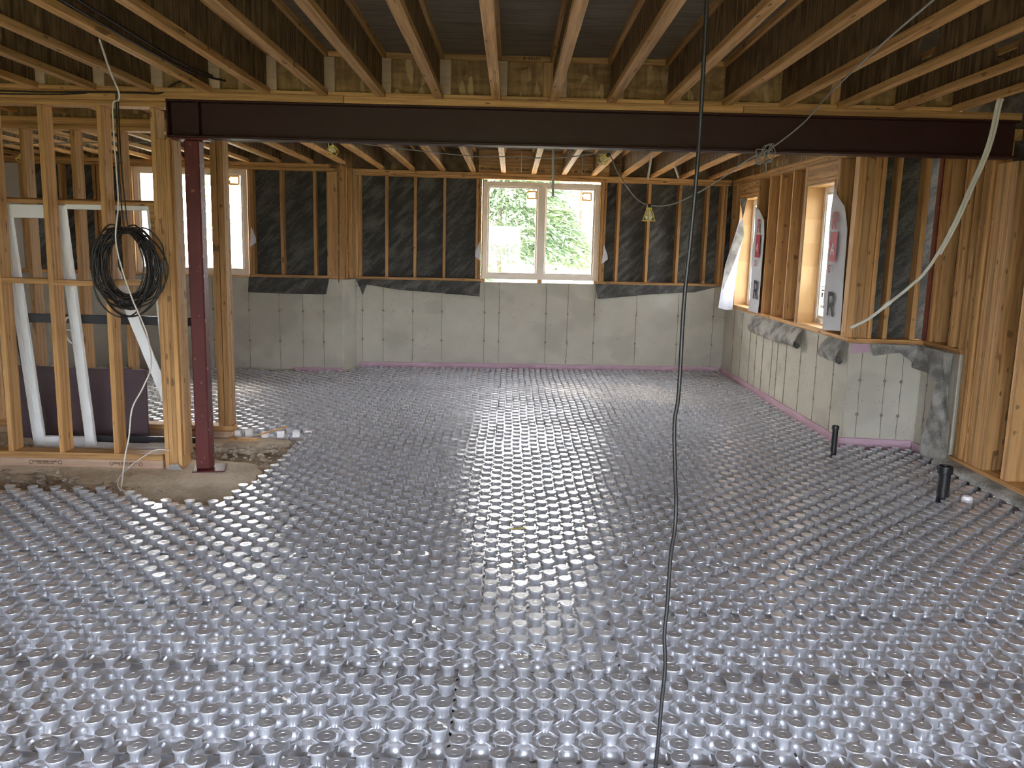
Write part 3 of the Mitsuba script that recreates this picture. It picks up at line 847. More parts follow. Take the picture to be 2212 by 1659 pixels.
# ---------------------------------------------------------------- windows
def slider(key, M4, u0, u1, z0, z1, v0, mat, fw=0.05, mull=0.07, dv=0.07, mid=0.5):
    put('frame', moved(cat([cbox((u0, v0, z0), (u0 + fw, v0 + dv, z1), .004), cbox((u1 - fw, v0, z0), (u1, v0 + dv, z1), .004), cbox((u0 + fw, v0, z1 - fw), (u1 - fw, v0 + dv, z1), .004), cbox((u0 + fw, v0, z0), (u1 - fw, v0 + dv, z0 + fw), .004)]), M4), mat, key)
    um = u0 + (u1 - u0) * mid
    put('mullion', moved(cbox((um - mull / 2, v0 - .012, z0 + fw * .7), (um + mull / 2, v0 + dv - .01, z1 - fw * .7), .004), M4), mat, key)
    for a, b in ((u0 + fw, um - mull / 2), (um + mull / 2, u1 - fw)):
        put('sash', moved(cat([cbox((a, v0 + .012, z0 + fw), (a + .022, v0 + .05, z1 - fw), .002), cbox((b - .022, v0 + .012, z0 + fw), (b, v0 + .05, z1 - fw), .002), cbox((a + .022, v0 + .012, z1 - fw - .022), (b - .022, v0 + .05, z1 - fw), .002), cbox((a + .022, v0 + .012, z0 + fw), (b - .022, v0 + .05, z0 + fw + .026), .002)]), M4), mat, key)
        g = np.array([(a, v0 + .03, z0 + fw), (b, v0 + .03, z0 + fw), (b, v0 + .03, z1 - fw), (a, v0 + .03, z1 - fw)])
        put('pane', moved(trimesh.Trimesh(g, [[0, 1, 2], [0, 2, 3]], process=False), M4), 'glass', key)
    return um


def sheet(u0, u1, z0, z1, v):
    return trimesh.Trimesh([(u0, v, z0), (u1, v, z0), (u1, v, z1), (u0, v, z1)], [[0, 1, 2], [0, 2, 3]], process=False)


def sticker(key, M4, u, z, v, w=0.115):
    """Maker's label on a pane: brown rounded ring with a gap on yellow, white paper below, a yellow band."""
    h = w * 1.62
    sk = put('sticker', moved(cat([sheet(u, u + w, z - h + .034, z - w * .90, v), sheet(u + w * .64, u + w, z - w * .9, z, v)]), M4), 'paper', key, label='paper label on the pane')
    y = put('yellow_print', moved(cat([sheet(u, u + w * .64, z - w * .9, z, v), sheet(u, u + w, z - h, z - h + .034, v)]), M4), 'yellow_ink', sk)
    ring = sg.box(0, 0, w, w * .86).buffer(-.02).buffer(.016).difference(sg.box(0, 0, w, w * .86).buffer(-.026).buffer(.004)).difference(sg.box(-.01, w * .40, w * .3, w * .56))
    ms = [trimesh.creation.extrude_polygon(g, .001, engine='earcut') for g in getattr(ring, 'geoms', [ring])]
    rm = cat(ms)
    rm = trimesh.Trimesh(rm.vertices, rm.faces[rm.face_normals[:, 2] > .9], process=False)
    q = np.array(rm.vertices)
    rm.vertices = np.stack([u + q[:, 0], v - .003 + 0 * q[:, 2], z - w * .88 + q[:, 1]], 1)
    put('ring_print', moved(rm, M4), 'brown_ink', sk)


win = struct('window_1', 'wide two-pane window in the middle of the back wall')
um = slider(win, BACK[0], bx(-.398), bx(1.182), 1.272, 2.572, 0.03, 'tan_vinyl', 0.062, 0.105, 0.09)
sticker(win, BACK[0], um - 0.205, 2.47, 0.052, 0.14)
sticker(win, BACK[0], bx(1.182) - 0.245, 2.47, 0.052, 0.14)
put('latch', moved(cat([cbox((um + .045, .0, 1.50), (um + .058, .02, 1.60), .004), cbox((um + .045, -.012, 1.56), (um + .055, .0, 1.61), .003)]), BACK[0]), 'white_vinyl', win)
put('casing', moved(cat([cbox((bx(-.41), .0, 1.235), (bx(-.398), .16, 2.60), .001), cbox((bx(1.182), .0, 1.235), (bx(1.195), .16, 2.60), .001)]), BACK[0]), 'liner', win)
put('shim', moved(cat([cbox((um - .03, .02, 1.229), (um + .03, .13, 1.271), .002), cbox((bx(-.40), .02, 1.229), (bx(-.36), .13, 1.271), .002), cbox((bx(1.14), .02, 1.229), (bx(1.18), .13, 1.271), .002)]), BACK[0]), 'wood', win, axis='x')
win2 = struct('window_2', 'wide two-pane window in the left back wall behind the red column')
um2 = slider(win2, BACKL[0], lx(-4.81), lx(-3.395), 1.265, 2.60, 0.05, 'tan_vinyl', 0.058, 0.09, 0.09)
sticker(win2, BACKL[0], lx(-3.395) - 0.235, 2.53, 0.072, 0.145)
put('casing', moved(cat([cbox((lx(-4.87), .0, 1.25), (lx(-4.812), .16, 2.6), .002), cbox((lx(-4.86), .0, 1.245), (lx(-3.39), .16, 1.262), .002)]), BACKL[0]), 'liner', win2)
for key, lab, ya, yb in (('window_3', 'narrow deep window with white frame, farther of two in the right wall', 11.36, 10.56), ('window_4', 'narrow deep window with white frame, nearer of two in the right wall', 8.80, 8.05)):
    wk = struct(key, lab)
    a, b = ry(ya), ry(yb)
    put('jamb_liner', moved(cbox((a, -.004, .985), (a + .016, .20, 2.41), .002), RIGHT[0]), 'liner', wk)
    put('jamb_liner', moved(cbox((b - .016, -.004, .985), (b, .20, 2.41), .002), RIGHT[0]), 'liner', wk)
    put('head_liner', moved(cbox((a + .016, -.004, 2.394), (b - .016, .20, 2.41), .002), RIGHT[0]), 'liner', wk)
    put('sill_board', moved(cbox((a + .016, -.010, 1.004), (b - .016, .20, 1.020), .002), RIGHT[0]), 'liner', wk)
    slider(wk, RIGHT[0], a + .016, b - .016, 1.02, 2.394, .165, 'white_vinyl', .055, .05, .07)
    if key == 'window_4':
        lb = put('paper_label', moved(cbox((a + .10, .188, 1.10), (a + .26, .1892, 1.42), .0002), RIGHT[0]), 'paper', wk, label='paper label with black lines')
        put('print', moved(cat([cbox((a + .11, .187, 1.395), (a + .25, .188, 1.402), .0001), cbox((a + .11, .187, 1.355), (a + .25, .188, 1.366), .0001), cbox((a + .12, .187, 1.29), (a + .16, .188, 1.335), .0001), cbox((a + .19, .187, 1.30), (a + .24, .188, 1.31), .0001), cbox((a + .11, .187, 1.24), (a + .25, .188, 1.245), .0001)] + [cbox((a + .12 + .03 * k, .187, 1.18), (a + .138 + .03 * k, .188, 1.21), .0001) for k in range(4)]), RIGHT[0]), 'ink', lb)

# ---------------------------------------------------------------- pink foam edge strips
def strip(fr, u0, u1, z1, label, t=0.025):
    m = moved(cbox((u0, -t, -.04), (u1, -.001, z1), .003), fr[0])
    put('foam_strip', m, 'pink', label=label, category='foam strip', group='pink foam strips along the wall base')


strip(BACK, 0.05, 2.62, 0.110, 'pink foam strip along the back wall, left of the joint')
strip(BACK, 2.626, 5.04, 0.105, 'pink foam strip along the back wall, right of the joint')
strip(BACKL, 3.44, 4.06, 0.085, 'short pink foam strip left of the back corner')
strip(RIGHT, 0.03, 4.40, 0.105, 'long pink foam strip below the two narrow windows')
strip(NOOK, -0.02, 0.60, 0.110, 'pink foam strip on the stepped concrete end face')
strip(NEARR, 0.03, 0.72, 0.105, 'pink foam strip beside the hanging grey felt')
strip(NEARR, 1.20, 7.0, 0.075, 'pink foam strip under the tall studs at the right edge', 0.04)
fl = poly_sheet([(0, 0), (0.16, 0.0), (0.17, -0.07), (0.02, -0.09)], lambda q: np.stack([3.0 + q[:, 0], 7.375 - q[:, 2], 0.96 + q[:, 1]], 1), 0.004, 0.03, lambda u, w: 0.01 + 0.05 * w**2)
put('foam_scrap', fl, 'pink', smooth=30, label='pink foam scrap at the top corner of the stepped concrete', category='foam scrap')

# ---------------------------------------------------------------- felt flaps under the stud walls
def wall_cloth(fr, pts, v=-0.012, disp=None, thick=.004, edge=.045):
    M4 = fr[0]
    def tw(q):
        q = np.stack([q[:, 0], v - q[:, 2], q[:, 1]], 1)
        return q @ M4[:3, :3].T + M4[:3, 3]
    return poly_sheet(pts, tw, thick, edge, disp)


def curl(ztop, amount=0.12, seed=1):
    return lambda u, w: amount * np.clip((ztop - w) / 0.2, 0, 1.3) ** 2 + 0.02 * meshkit.fbm(np.stack([u * 6, w * 9, u * 0], -1), 2, seed)


put('felt_flap', wall_cloth(BACKL, [(lx(-3.38), 1.25), (lx(-2.355), 1.25), (lx(-2.39), 1.05), (lx(-2.9), 1.045), (lx(-3.384), 1.055)], disp=curl(1.25, .05, 1)), 'membrane', smooth=40, label='dark felt flap hanging below the stud wall left of the back corner', category='felt flap')
put('felt_flap', wall_cloth(BACK, [(0.0, 1.235), (bx(-.42), 1.235), (bx(-.43), 1.035), (bx(-1.0), 1.07), (bx(-1.52), 1.10), (bx(-1.95), 1.16), (bx(-2.0), 1.02), (0.07, 1.10)], disp=curl(1.235, .05, 2)), 'membrane', smooth=40, label='long dark felt flap hanging left of the middle window', category='felt flap')
put('felt_flap', wall_cloth(BACK, [(bx(1.158), 1.235), (5.0, 1.235), (bx(2.55), 1.15), (bx(1.95), 1.11), (bx(1.19), 1.03)], disp=curl(1.235, .05, 3)), 'membrane', smooth=40, label='dark felt flap hanging right of the middle window', category='felt flap')


def roll(y0, y1, seed):
    """A strip of felt that hangs from the plate of the right wall and curls up into a roll."""
    n, k = 40, 12
    V = []
    prof = smooth_path([(2.992, 0, .968), (2.965, 0, .935), (2.93, 0, .89), (2.905, 0, .835), (2.91, 0, .785), (2.945, 0, .762), (2.972, 0, .785), (2.965, 0, .815), (2.945, 0, .815)], 4)
    for y in np.linspace(y0, y1, n):
        wob = meshkit.fbm(np.array([[y * 2.5, 0, 0]]), 3, seed)[0] - .5
        q = prof + meshkit.fbm(np.stack([prof[:, 0] * 0, np.full(len(prof), y * 9), prof[:, 2] * 14], -1), 2, seed)[:, None] * [-.016, 0, .008]
        q[:, 2] = .968 + (q[:, 2] - .968) * (1 + .25 * wob)
        q[:, 1] = y
        V.append(q)
    k = len(prof) - 2
    V = np.vstack(V)
    m, F = k + 2, []
    i = np.arange(n * m).reshape(n, m)
    F = np.vstack([np.stack([i[:-1, :-1], i[1:, :-1], i[1:, 1:]], -1).reshape(-1, 3), np.stack([i[:-1, :-1], i[1:, 1:], i[:-1, 1:]], -1).reshape(-1, 3)])
    return trimesh.Trimesh(V, F, process=False)


put('felt_roll', roll(10.25, 8.55, 4), 'felt', smooth=True, label='grey felt strip curled into a roll under the studs between the narrow windows', category='felt roll')
put('felt_roll', roll(7.86, 7.42, 6), 'felt', smooth=True, label='short curled grey felt roll at the outer concrete corner', category='felt roll')

crease = lambda u, w: 0.05 * meshkit.fbm(np.stack([u * 5 + w * 7, w * 3, u * 0], -1), 3, 8) + 0.02
put('felt_flap', poly_sheet([(3.15, .967), (3.6, .967), (3.66, .83), (3.53, .81), (3.40, .90), (3.18, .865)], lambda q: np.stack([q[:, 0], 7.335 - q[:, 2], q[:, 1]], 1), .004, .04, crease), 'felt', smooth=40, label='grey felt flap sagging under the corner stud plate', category='felt flap')
put('felt_drape', poly_sheet([(0, 1.0), (0.64, 1.0), (0.70, 0.16), (0.50, 0.05), (0.26, 0.06), (0.34, 0.45), (0.44, 0.74), (0.30, 0.78), (0.0, 0.80)], lambda q: np.stack([3.605 - q[:, 2], 7.33 - q[:, 0], q[:, 1] - 0.03], 1), .004, .045,
    lambda u, w: 0.02 + 0.07 * meshkit.fbm(np.stack([u * 7 + w * 2, w * 3 + u * 4, u * 0], -1), 3, 9)), 'felt', smooth=45, label='grey felt drape hanging to the floor beside the tall studs', category='felt drape')
n = 60
ys = np.linspace(6.75, 2.5, n)
V = []
for y in ys:
    wv = 0.02 * meshkit.fbm(np.array([[y * 4, 1, 0]]), 3, 3)[0]
    V.append(np.array([(3.70, y, .105), (3.60, y, .108), (3.575 - wv, y, .098), (3.53 - wv, y, .088 + wv), (3.505 - wv, y, .070), (3.515 - wv, y, .055)]))
i = np.arange(n * 6).reshape(n, 6)
put('felt_strip', trimesh.Trimesh(np.vstack(V), np.vstack([np.stack([i[:-1, :-1], i[1:, :-1], i[1:, 1:]], -1).reshape(-1, 3), np.stack([i[:-1, :-1], i[1:, 1:], i[:-1, 1:]], -1).reshape(-1, 3)]), process=False), 'felt', smooth=True, label='grey felt strip lapped over the low curb under the tall studs', category='felt strip')

# ---------------------------------------------------------------- house-wrap flaps with print
def wrap_letters(parent, text, y, z, h, mat, x=2.955, squeeze=1.0):
    tm = meshkit.text_mesh(text, h, 0.0012, bold=True)
    v = np.array(tm.vertices)
    tm.vertices = np.stack([x - v[:, 2], y - v[:, 0] * squeeze, z + v[:, 1]], 1)
    put('print', tm, mat, parent)


w1 = put('wrap_flap', poly_sheet([(3.0, 2.15), (2.97, 2.13), (2.82, 1.55), (2.76, .98), (2.87, .95), (2.955, .955), (2.98, 1.55), (3.03, 1.93)], lambda q: np.stack([q[:, 0], 11.25 - q[:, 2] + 0.0 * q[:, 0], q[:, 1]], 1), .004, .06, lambda u, w: .05 * meshkit.fbm(np.stack([u * 5, w * 2, u * 0], -1), 2, 5)), 'white_wrap', smooth=40, label='torn white wrap flap hanging left of the farther narrow window', category='wrap flap')
put('grey_patch', poly_sheet([(3.0, 2.15), (2.965, 2.11), (2.79, 1.3), (2.80, 1.22), (2.93, 1.6), (3.03, 1.93)], lambda q: np.stack([q[:, 0], 11.19 - q[:, 2], q[:, 1]], 1), .003, .06), 'felt', w1, smooth=40)
put('felt_scrap', poly_sheet([(11.33, 2.40), (10.95, 2.40), (11.12, 2.14), (11.2, 2.28)], lambda q: np.stack([3.0 - q[:, 2], q[:, 0], q[:, 1]], 1), .003, .05, lambda u, w: 0.02 + 0 * u), 'felt', smooth=40, label='torn grey felt scrap at the top of the farther narrow window', category='felt scrap')
bulge = lambda u, w: .02 * meshkit.fbm(np.stack([u * 4, w * 3, u * 0], -1), 2, 6)
for lab, pts, ys in (('white wrap flap with red and black print beside the farther narrow window', [(10.52, 2.27), (10.36, 2.22), (10.16, 2.10), (10.10, 1.9), (10.12, 1.0), (10.52, 1.0)], (10.34, 10.36)),
                     ('white wrap flap with red and black print beside the nearer narrow window', [(8.02, 2.38), (7.92, 2.27), (7.72, 2.16), (7.62, 1.95), (7.56, 1.05), (7.98, 1.02), (8.03, 1.3)], (7.90, 7.94))):
    fk = put('wrap_flap', poly_sheet(pts, lambda q: np.stack([2.985 - q[:, 2], q[:, 0], q[:, 1]], 1), .004, .06, bulge), 'white_wrap', smooth=40, label=lab, category='wrap flap')
    wrap_letters(fk, 'R', ys[0], 1.17, 0.21, 'ink')
    wrap_letters(fk, 'R', ys[1], 1.96, 0.15, 'red_ink')
    bx_ = cbox((2.953, ys[1] - .17, 1.66), (2.9545, ys[1], 1.93), .0003)
    put('print', bx_, 'red_ink', fk)
    wrap_letters(fk, 'A', ys[1] - .03, 1.73, 0.10, 'white_wrap', x=2.952)
    wrap_letters(fk, 'S', ys[1], 1.56, 0.07, 'red_ink')
for lab, fr, u, z in (('small white wrap tag at the right edge of the left window', BACKL, lx(-3.33), 1.72), ('small white wrap tag at the right edge of the middle window', BACK, bx(1.25), 1.60), ('small white wrap tag at the left edge of the middle window', BACK, bx(-.44), 1.60)):
    sgn = -1 if 'left edge' in lab else 1
    put('wrap_tag', wall_cloth(fr, [(u, z + .17), (u + .055 * sgn, z + .03), (u + .06 * sgn, z - .03), (u - .02 * sgn, z - .09)][::sgn], v=-.01, disp=lambda a, b: .03 + 0 * a), 'white_wrap', label=lab, category='wrap tag')

# ---------------------------------------------------------------- patio door and boards behind the left studs
def leaned(u, d, h):
    """Door frame coordinates: u across, h up, d toward the back; leaning on the studs from behind."""
    u, d, h = np.broadcast_arrays(np.asarray(u, float), d, h)
    lean = math.atan2(0.26, 1.95)
    return np.stack([u, 6.66 - h * math.sin(lean) + d * math.cos(lean), 0.02 + h * math.cos(lean) + d * math.sin(lean)], -1)


def dbox(u0, u1, d0, d1, h0, h1, c=.004):
    m = cbox((u0, d0, h0), (u1, d1, h1), c)
    v = np.asarray(m.vertices)
    m.vertices = leaned(v[:, 0], v[:, 1], v[:, 2])
    return m


door = thing('patio_door', 'white framed sliding patio door leaning behind the left stud partition', 'door')
DL, DR, DM, DH = -3.84, -2.655, -3.40, 1.99
put('wood_frame', cat([dbox(DL, DR, .0, .11, DH - .03, DH), dbox(DR - .055, DR, .0, .11, 0, DH - .03)]), 'wood', door, axis='x')
put('frame', cat([dbox(DL, DL + .035, .0, .10, .0, DH - .03), dbox(DL, DR - .055, .0, .10, .0, .03), dbox(DR - .075, DR - .055, 0, .10, .03, DH - .03), dbox(DM + .05, DR - .075, 0.03, .10, DH - .07, DH - .03)]), 'white_vinyl', door)
pan = put('sliding_panel', cat([dbox(DL + .035, DL + .085, .01, .05, .03, DH - .04), dbox(DM - .02, DM + .055, .005, .05, .03, DH - .04), dbox(DL + .085, DM - .02, .01, .05, DH - .14, DH - .04), dbox(DL + .085, DM - .02, .01, .05, .03, .10)]), 'white_vinyl', door)
g = leaned(np.array([DL + .085, DM - .02, DM - .02, DL + .085]), .03, np.array([.1, .1, DH - .14, DH - .14]))
put('pane', trimesh.Trimesh(g, [[0, 1, 2], [0, 2, 3]], process=False), 'glass', pan)
th = np.linspace(-np.pi / 2, np.pi / 2, 16)
put('handle', cat([tube(leaned(DM + .0 - .055 * np.cos(th), -.012, 1.0 + .105 * np.sin(th)), .008), tube(leaned(np.full(6, DM + .005), -.012, np.linspace(.895, 1.105, 6)), .007), tube(leaned(np.linspace(DM - .055, DM, 5), -.012, 1.0), .006)]), 'white_vinyl', pan, smooth=50)
scr = thing('screen_frame', 'black metal screen frame with a middle rail leaning behind the patio door', 'screen frame')
def sbox(u0, u1, h0, h1, skew=0.0):
    m = cbox((u0, 0, h0), (u1, .025, h1), .003)
    v = np.asarray(m.vertices)
    m.vertices = np.stack([v[:, 0] + skew * (1.4 - v[:, 2]) * (v[:, 0] < -3.7), 6.80 - .11 * v[:, 2] + v[:, 1], .0 + v[:, 2]], 1)
    return m
put('left_stile', sbox(-3.98, -3.925, .06, 1.40, .06), 'dark_metal', scr)
put('middle_rail', sbox(-3.93, -2.52, 1.045, 1.115), 'dark_metal', scr)
put('right_stile', sbox(-2.52, -2.47, .06, 1.40), 'dark_metal', scr)
put('bottom_rail', sbox(-3.93, -2.52, .06, .11), 'dark_metal', scr)
put('white_trim', bar((-3.02, 6.44, 1.50), (-2.58, 6.66, 0.01), 0.075, 0.02, up=(0.2, -1, 0), c=.003), 'white_vinyl', label='white trim board leaning at a slant left of the wooden post', category='board')
put('foam_sheet', bar((-4.30, 7.12, .30), (-3.06, 7.02, .30), 0.03, 0.66, c=.004), 'mauve', label='dark mauve foam sheet standing behind the patio door', category='foam sheet')
put('lining_sheet', moved(cbox((-.50, .02, 1.287), (lx(-6.19), .032, 2.60), .002), BACKL[0]), 'white_board', wblu, label='off-white sheet standing between the studs')

# ---------------------------------------------------------------- small things on the floor
def pipe(name, x, y, r, z1, cap, label):
    t = thing(name, label, 'pipe')
    put('tube', lathe([(0, -.05), (r, -.05), (r, z1 - cap), (r * .99, z1 - cap)], 24, (x, y, 0)), 'black', t, smooth=40)
    put('coupling', lathe([(r, z1 - cap), (r * 1.22, z1 - cap), (r * 1.25, z1 - cap + .004), (r * 1.25, z1 - .006), (r * 1.2, z1), (r * .98, z1), (r * .95, z1 - .03), (0, z1 - .035)], 24, (x, y, 0)), 'black', t, smooth=40)


pipe('drain_pipe', 2.785, 7.0, .024, .295, .03, 'short thin black drain pipe standing near the outer concrete corner')
pipe('drain_pipe', 3.09, 5.756, .040, .285, .055, 'thick black drain pipe standing near the tall studs')
put('foam_offcut', lathe([(0, .02), (.035, .02), (.037, .07), (.03, .085), (0, .088)], 12, (3.235, 5.70, 0)), 'white_foam', smooth=40, label='white foam offcut beside the thick black pipe', category='foam offcut')
ORD = ['first', 'second', '', 'third', 'fourth', 'fifth', 'sixth']
xs = [(-2.40, .055), (-2.30, .075), (-2.18, .0), (-2.155, .055), (-2.02, .06), (-1.885, .062), (-1.775, .066)]
for q, (x, h) in enumerate(xs):
    if h:
        ang = rng.normal(0, .12)
        m = cbox((-.03, -.02, .0), (.03, .02, h), .004)
        m = moved(m, np.array([[math.cos(ang), -math.sin(ang), 0, x], [math.sin(ang), math.cos(ang), 0, 7.335 + .012 * rng.normal()], [0, 0, 1, 0.0], [0, 0, 0, 1]]))
        put('foam_block', m, 'white_foam', label=f'{ORD[q]} white foam block from the left along the far edge of the bare footing', category='foam block', group='white foam blocks along the footing edge')
put('wood_scrap', bar((-2.42, 7.14, .022), (-2.17, 7.15, .022), .05, .02), 'wood', axis='x', label='short flat wood scrap lying on the footing by the rear stud post', category='wood scrap')
put('wood_scrap', bar((-2.20, 7.25, .035), (-1.98, 7.40, .085), .022, .012), 'wood', axis='x', label='thin wood sliver leaning on the silver knobs', category='wood scrap')
put('yellow_strip', bar((.02, 4.90, .045), (.13, 4.89, .06), .018, .004, c=.001), 'yellow', label='small yellow strip lying between the silver knobs', category='strip')

# ---------------------------------------------------------------- cables
put('black_cable', tube(smooth_path([(.488, 2.32, 2.79), (.490, 2.32, 2.45), (.492, 2.32, 2.10), (.488, 2.31, 1.95), (.482, 2.31, 1.78), (.474, 2.31, 1.60), (.472, 2.30, 1.36), (.465, 2.30, 1.27), (.472, 2.29, 1.14), (.480, 2.29, 1.05), (.479, 2.28, .97), (.472, 2.28, .89), (.468, 2.27, .75), (.463, 2.26, .66), (.468, 2.25, .57), (.462, 2.24, .46), (.457, 2.23, .36), (.45, 2.22, .2), (.46, 2.18, .075), (.60, 2.05, .07), (.9, 1.8, .07)]), .0056, 10), 'black', smooth=True, label='thick black cable hanging from the joists to the floor in the foreground', category='cable')

def tight(p0, p1, sag, n=10):
    t = np.linspace(0, 1, n)[:, None]
    q = np.asarray(p0) * (1 - t) + np.asarray(p1) * t
    q[:, 2] -= (4 * t * (1 - t))[:, 0] * sag
    return q


string = smooth_path([(1.60, 3.3, 2.74), (1.73, 4.2, 2.73), (1.90, 5.2, 2.72), (2.02, 5.80, 2.72), (1.99, 6.0, 2.63), (1.86, 6.04, 2.51), (1.745, 6.07, 2.425), (1.70, 6.25, 2.40), (1.62, 6.8, 2.29), (1.50, 7.15, 2.19), (1.33, 7.28, 2.11), (1.158, 7.30, 2.105), (1.06, 7.5, 2.18), (.97, 8.1, 2.44), (.93, 8.45, 2.62), (.80, 8.5, 2.64), (.42, 8.6, 2.60), (-.10, 8.7, 2.61), (-.47, 8.75, 2.615), (-1.2, 8.6, 2.66), (-1.75, 8.5, 2.70), (-2.2, 8.5, 2.68), (-2.9, 8.4, 2.655), (-3.8, 8.2, 2.60), (-5.2, 8.6, 2.60)], 6)
put('string_light_cable', tube(string, .0055, 7), 'grey_cord', smooth=True, label='grey cable of the temporary work lights running under the joists', category='cable')
knot = smooth_path([(1.745 + .05 * math.cos(t * 2.3) * (1 + .3 * math.sin(5 * t)), 6.05 + .03 * math.sin(t * 3.1), 2.43 + .06 * math.sin(t * 2.9) - .02 * t % .05) for t in np.linspace(0, 9, 26)], 4)
put('cable_tangle', tube(np.vstack([knot, [(1.76, 6.06, 2.36), (1.765, 6.06, 2.29), (1.75, 6.06, 2.30)]]), .004, 6), 'grey_cord', smooth=True, label='tangled grey wire knot under the steel beam', category='wire knot')
put('white_wire', tube(smooth_path([(-2.163, 4.6, 2.745), (-2.30, 5.0, 2.66), (-2.44, 5.4, 2.62), (-2.60, 5.75, 2.62), (-2.72, 5.93, 2.62), (-2.735, 5.95, 2.45), (-2.72, 5.93, 2.18), (-2.715, 5.92, 1.95), (-2.74, 5.91, 1.725), (-2.71, 5.91, 1.525), (-2.645, 5.91, 1.305), (-2.56, 5.92, 1.06), (-2.60, 6.06, .82), (-2.66, 6.05, .66), (-2.74, 6.03, .50), (-2.76, 6.0, .30), (-2.77, 5.94, .16), (-2.73, 5.80, .04), (-2.66, 5.62, .02), (-2.60, 5.54, .03)]), .0055, 8), 'white_cord', smooth=True, label='white wire hanging in front of the left stud partition', category='cable')
put('white_wire', tube(smooth_path([(-2.62, 5.53, .03), (-2.70, 5.66, .035), (-2.75, 5.80, .05), (-2.74, 5.98, .09), (-2.68, 6.10, .14), (-2.63, 6.17, .16), (-2.55, 6.205, .15)]), .0045, 8), 'white_cord', smooth=True, label='short white wire looping up to the foot of the wooden post', category='cable')
put('black_cable', tube(smooth_path([(-2.02, 3.3, 2.78), (-2.05, 4.0, 2.785), (-2.06, 4.6, 2.775), (-2.06, 5.3, 2.77), (-2.06, 5.75, 2.79), (-1.98, 6.0, 2.80)]), .007, 7), 'black_cord', smooth=True, label='black cable clipped along the lower edge of a left joist', category='cable')
put('black_cable', tube(smooth_path([(-2.03, 3.3, 2.87), (-2.08, 4.0, 2.85), (-2.09, 4.8, 2.83), (-2.10, 5.5, 2.82), (-2.05, 5.95, 2.82)]), .008, 7), 'black_cord', smooth=True, label='black cable strung a little higher along the same left joist', category='cable')
put('black_cable', tube(smooth_path([(-4.04, 6.19, 2.732), (-3.38, 6.19, 2.727), (-3.0, 6.19, 2.734), (-2.66, 6.19, 2.737), (-2.50, 6.185, 2.738), (-2.40, 6.15, 2.79), (-2.27, 6.13, 2.84)]), .006, 7), 'black_cord', smooth=True, label='black cable running along the top of the left partition', category='cable')
put('black_cable', tube(smooth_path([(-4.05, 6.192, 2.703), (-3.58, 6.192, 2.708), (-3.22, 6.192, 2.714), (-3.02, 6.19, 2.727)]), .005, 7), 'black_cord', smooth=True, label='thin black cable just below the one along the left partition top', category='cable')
# coil
r1 = np.random.default_rng(21)
coil = thing('cable_coil', 'tangled coil of black cable hanging in front of the left studs', 'cable coil')
pts = []
cx, cy_, cz = -2.735, 6.06, 1.535
loops = 30
for k in range(loops):
    rx, rz = .215 * r1.uniform(.66, 1.12), .275 * r1.uniform(.74, 1.10)
    ox, oz, oy = r1.normal(0, .022), r1.normal(-.01, .02), r1.normal(0, .03)
    top = cz + .265
    for t in np.linspace(0, 2 * np.pi, 13)[:-1]:
        z = cz + oz + rz * math.cos(t)
        z = top - .025 + .012 * r1.normal() if math.cos(t) > .95 else z
        pts.append((cx + ox + rx * math.sin(t) * (1 + .04 * r1.normal()), cy_ + oy * (1.1 - .7 * (math.cos(t) > .6)) + .008 * r1.normal(), z - .03 * (1 - math.cos(t)) * (k % 5 == 0)))
put('loops', tube(smooth_path(pts, 4), .0055, 6), 'black_cord', coil, smooth=True)
put('hanging_cord', tube(smooth_path([(-2.755, 6.06, 2.71), (-2.757, 6.05, 2.3), (-2.752, 6.05, 1.95), (-2.745, 6.055, 1.78)]), .0045, 6), 'black_cord', coil, smooth=True)
put('hanging_cord', tube(smooth_path([(-2.742, 6.06, 2.71), (-2.74, 6.05, 2.3), (-2.725, 6.05, 1.95), (-2.715, 6.055, 1.78)]), .0045, 6), 'black_cord', coil, smooth=True)
put('black_cable', tube(smooth_path([(-2.60, 7.15, 2.60), (-2.605, 7.15, 2.3), (-2.625, 7.15, 1.95), (-2.64, 7.15, 1.55), (-2.645, 7.15, 1.1)]), .003, 6), 'black_cord', smooth=True, label='thin black wire hanging between the red column and the rear stud post', category='wire')

# pale plastic tube on the right
tb = thing('plastic_tube', 'pale plastic tube hanging in a curve from the joists at the right', 'tube')
pth = smooth_path([(3.085, 5.6, 2.742), (3.075, 5.6, 2.70), (3.07, 5.62, 2.54), (3.06, 5.66, 2.39), (3.02, 5.72, 2.18), (2.965, 5.78, 1.93), (2.87, 5.85, 1.66), (2.77, 5.90, 1.52), (2.655, 5.94, 1.40), (2.54, 5.97, 1.29), (2.43, 6.0, 1.22)], 8)
put('pipe', tube(pth, .0115, 10), 'pale_tube', tb, smooth=True)
put('second_strand', tube(pth[:46] + np.array([.024, .004, .0]) * np.linspace(1, .75, 46)[:, None], .010, 10), 'pale_tube', tb, smooth=True)
put('coupling', tube(pth[-18:-14], .0165, 10), 'pale_tube', tb, smooth=40)
put('end_fitting', tube(pth[-3:], .014, 10), 'pale_tube', tb, smooth=40)
# rods hanging under the back joists
for lab, p, q in (('grey rod hanging in front of the middle window', (.355, 8.0, 2.68), (.368, 8.0, 2.196)), ('pale rod hanging right of the middle window', (1.455, 9.2, 2.708), (1.425, 9.2, 2.46)), ('short pale rod slanting below the joists right of the middle window', (1.868, 10.1, 2.70), (1.93, 10.1, 2.55))):
    put('hanging_rod', tube(np.array([p, (np.array(p) + q) / 2, q]), .0125, 10), 'pale_tube' if 'pale' in lab else 'zinc', smooth=40, label=lab, category='rod')


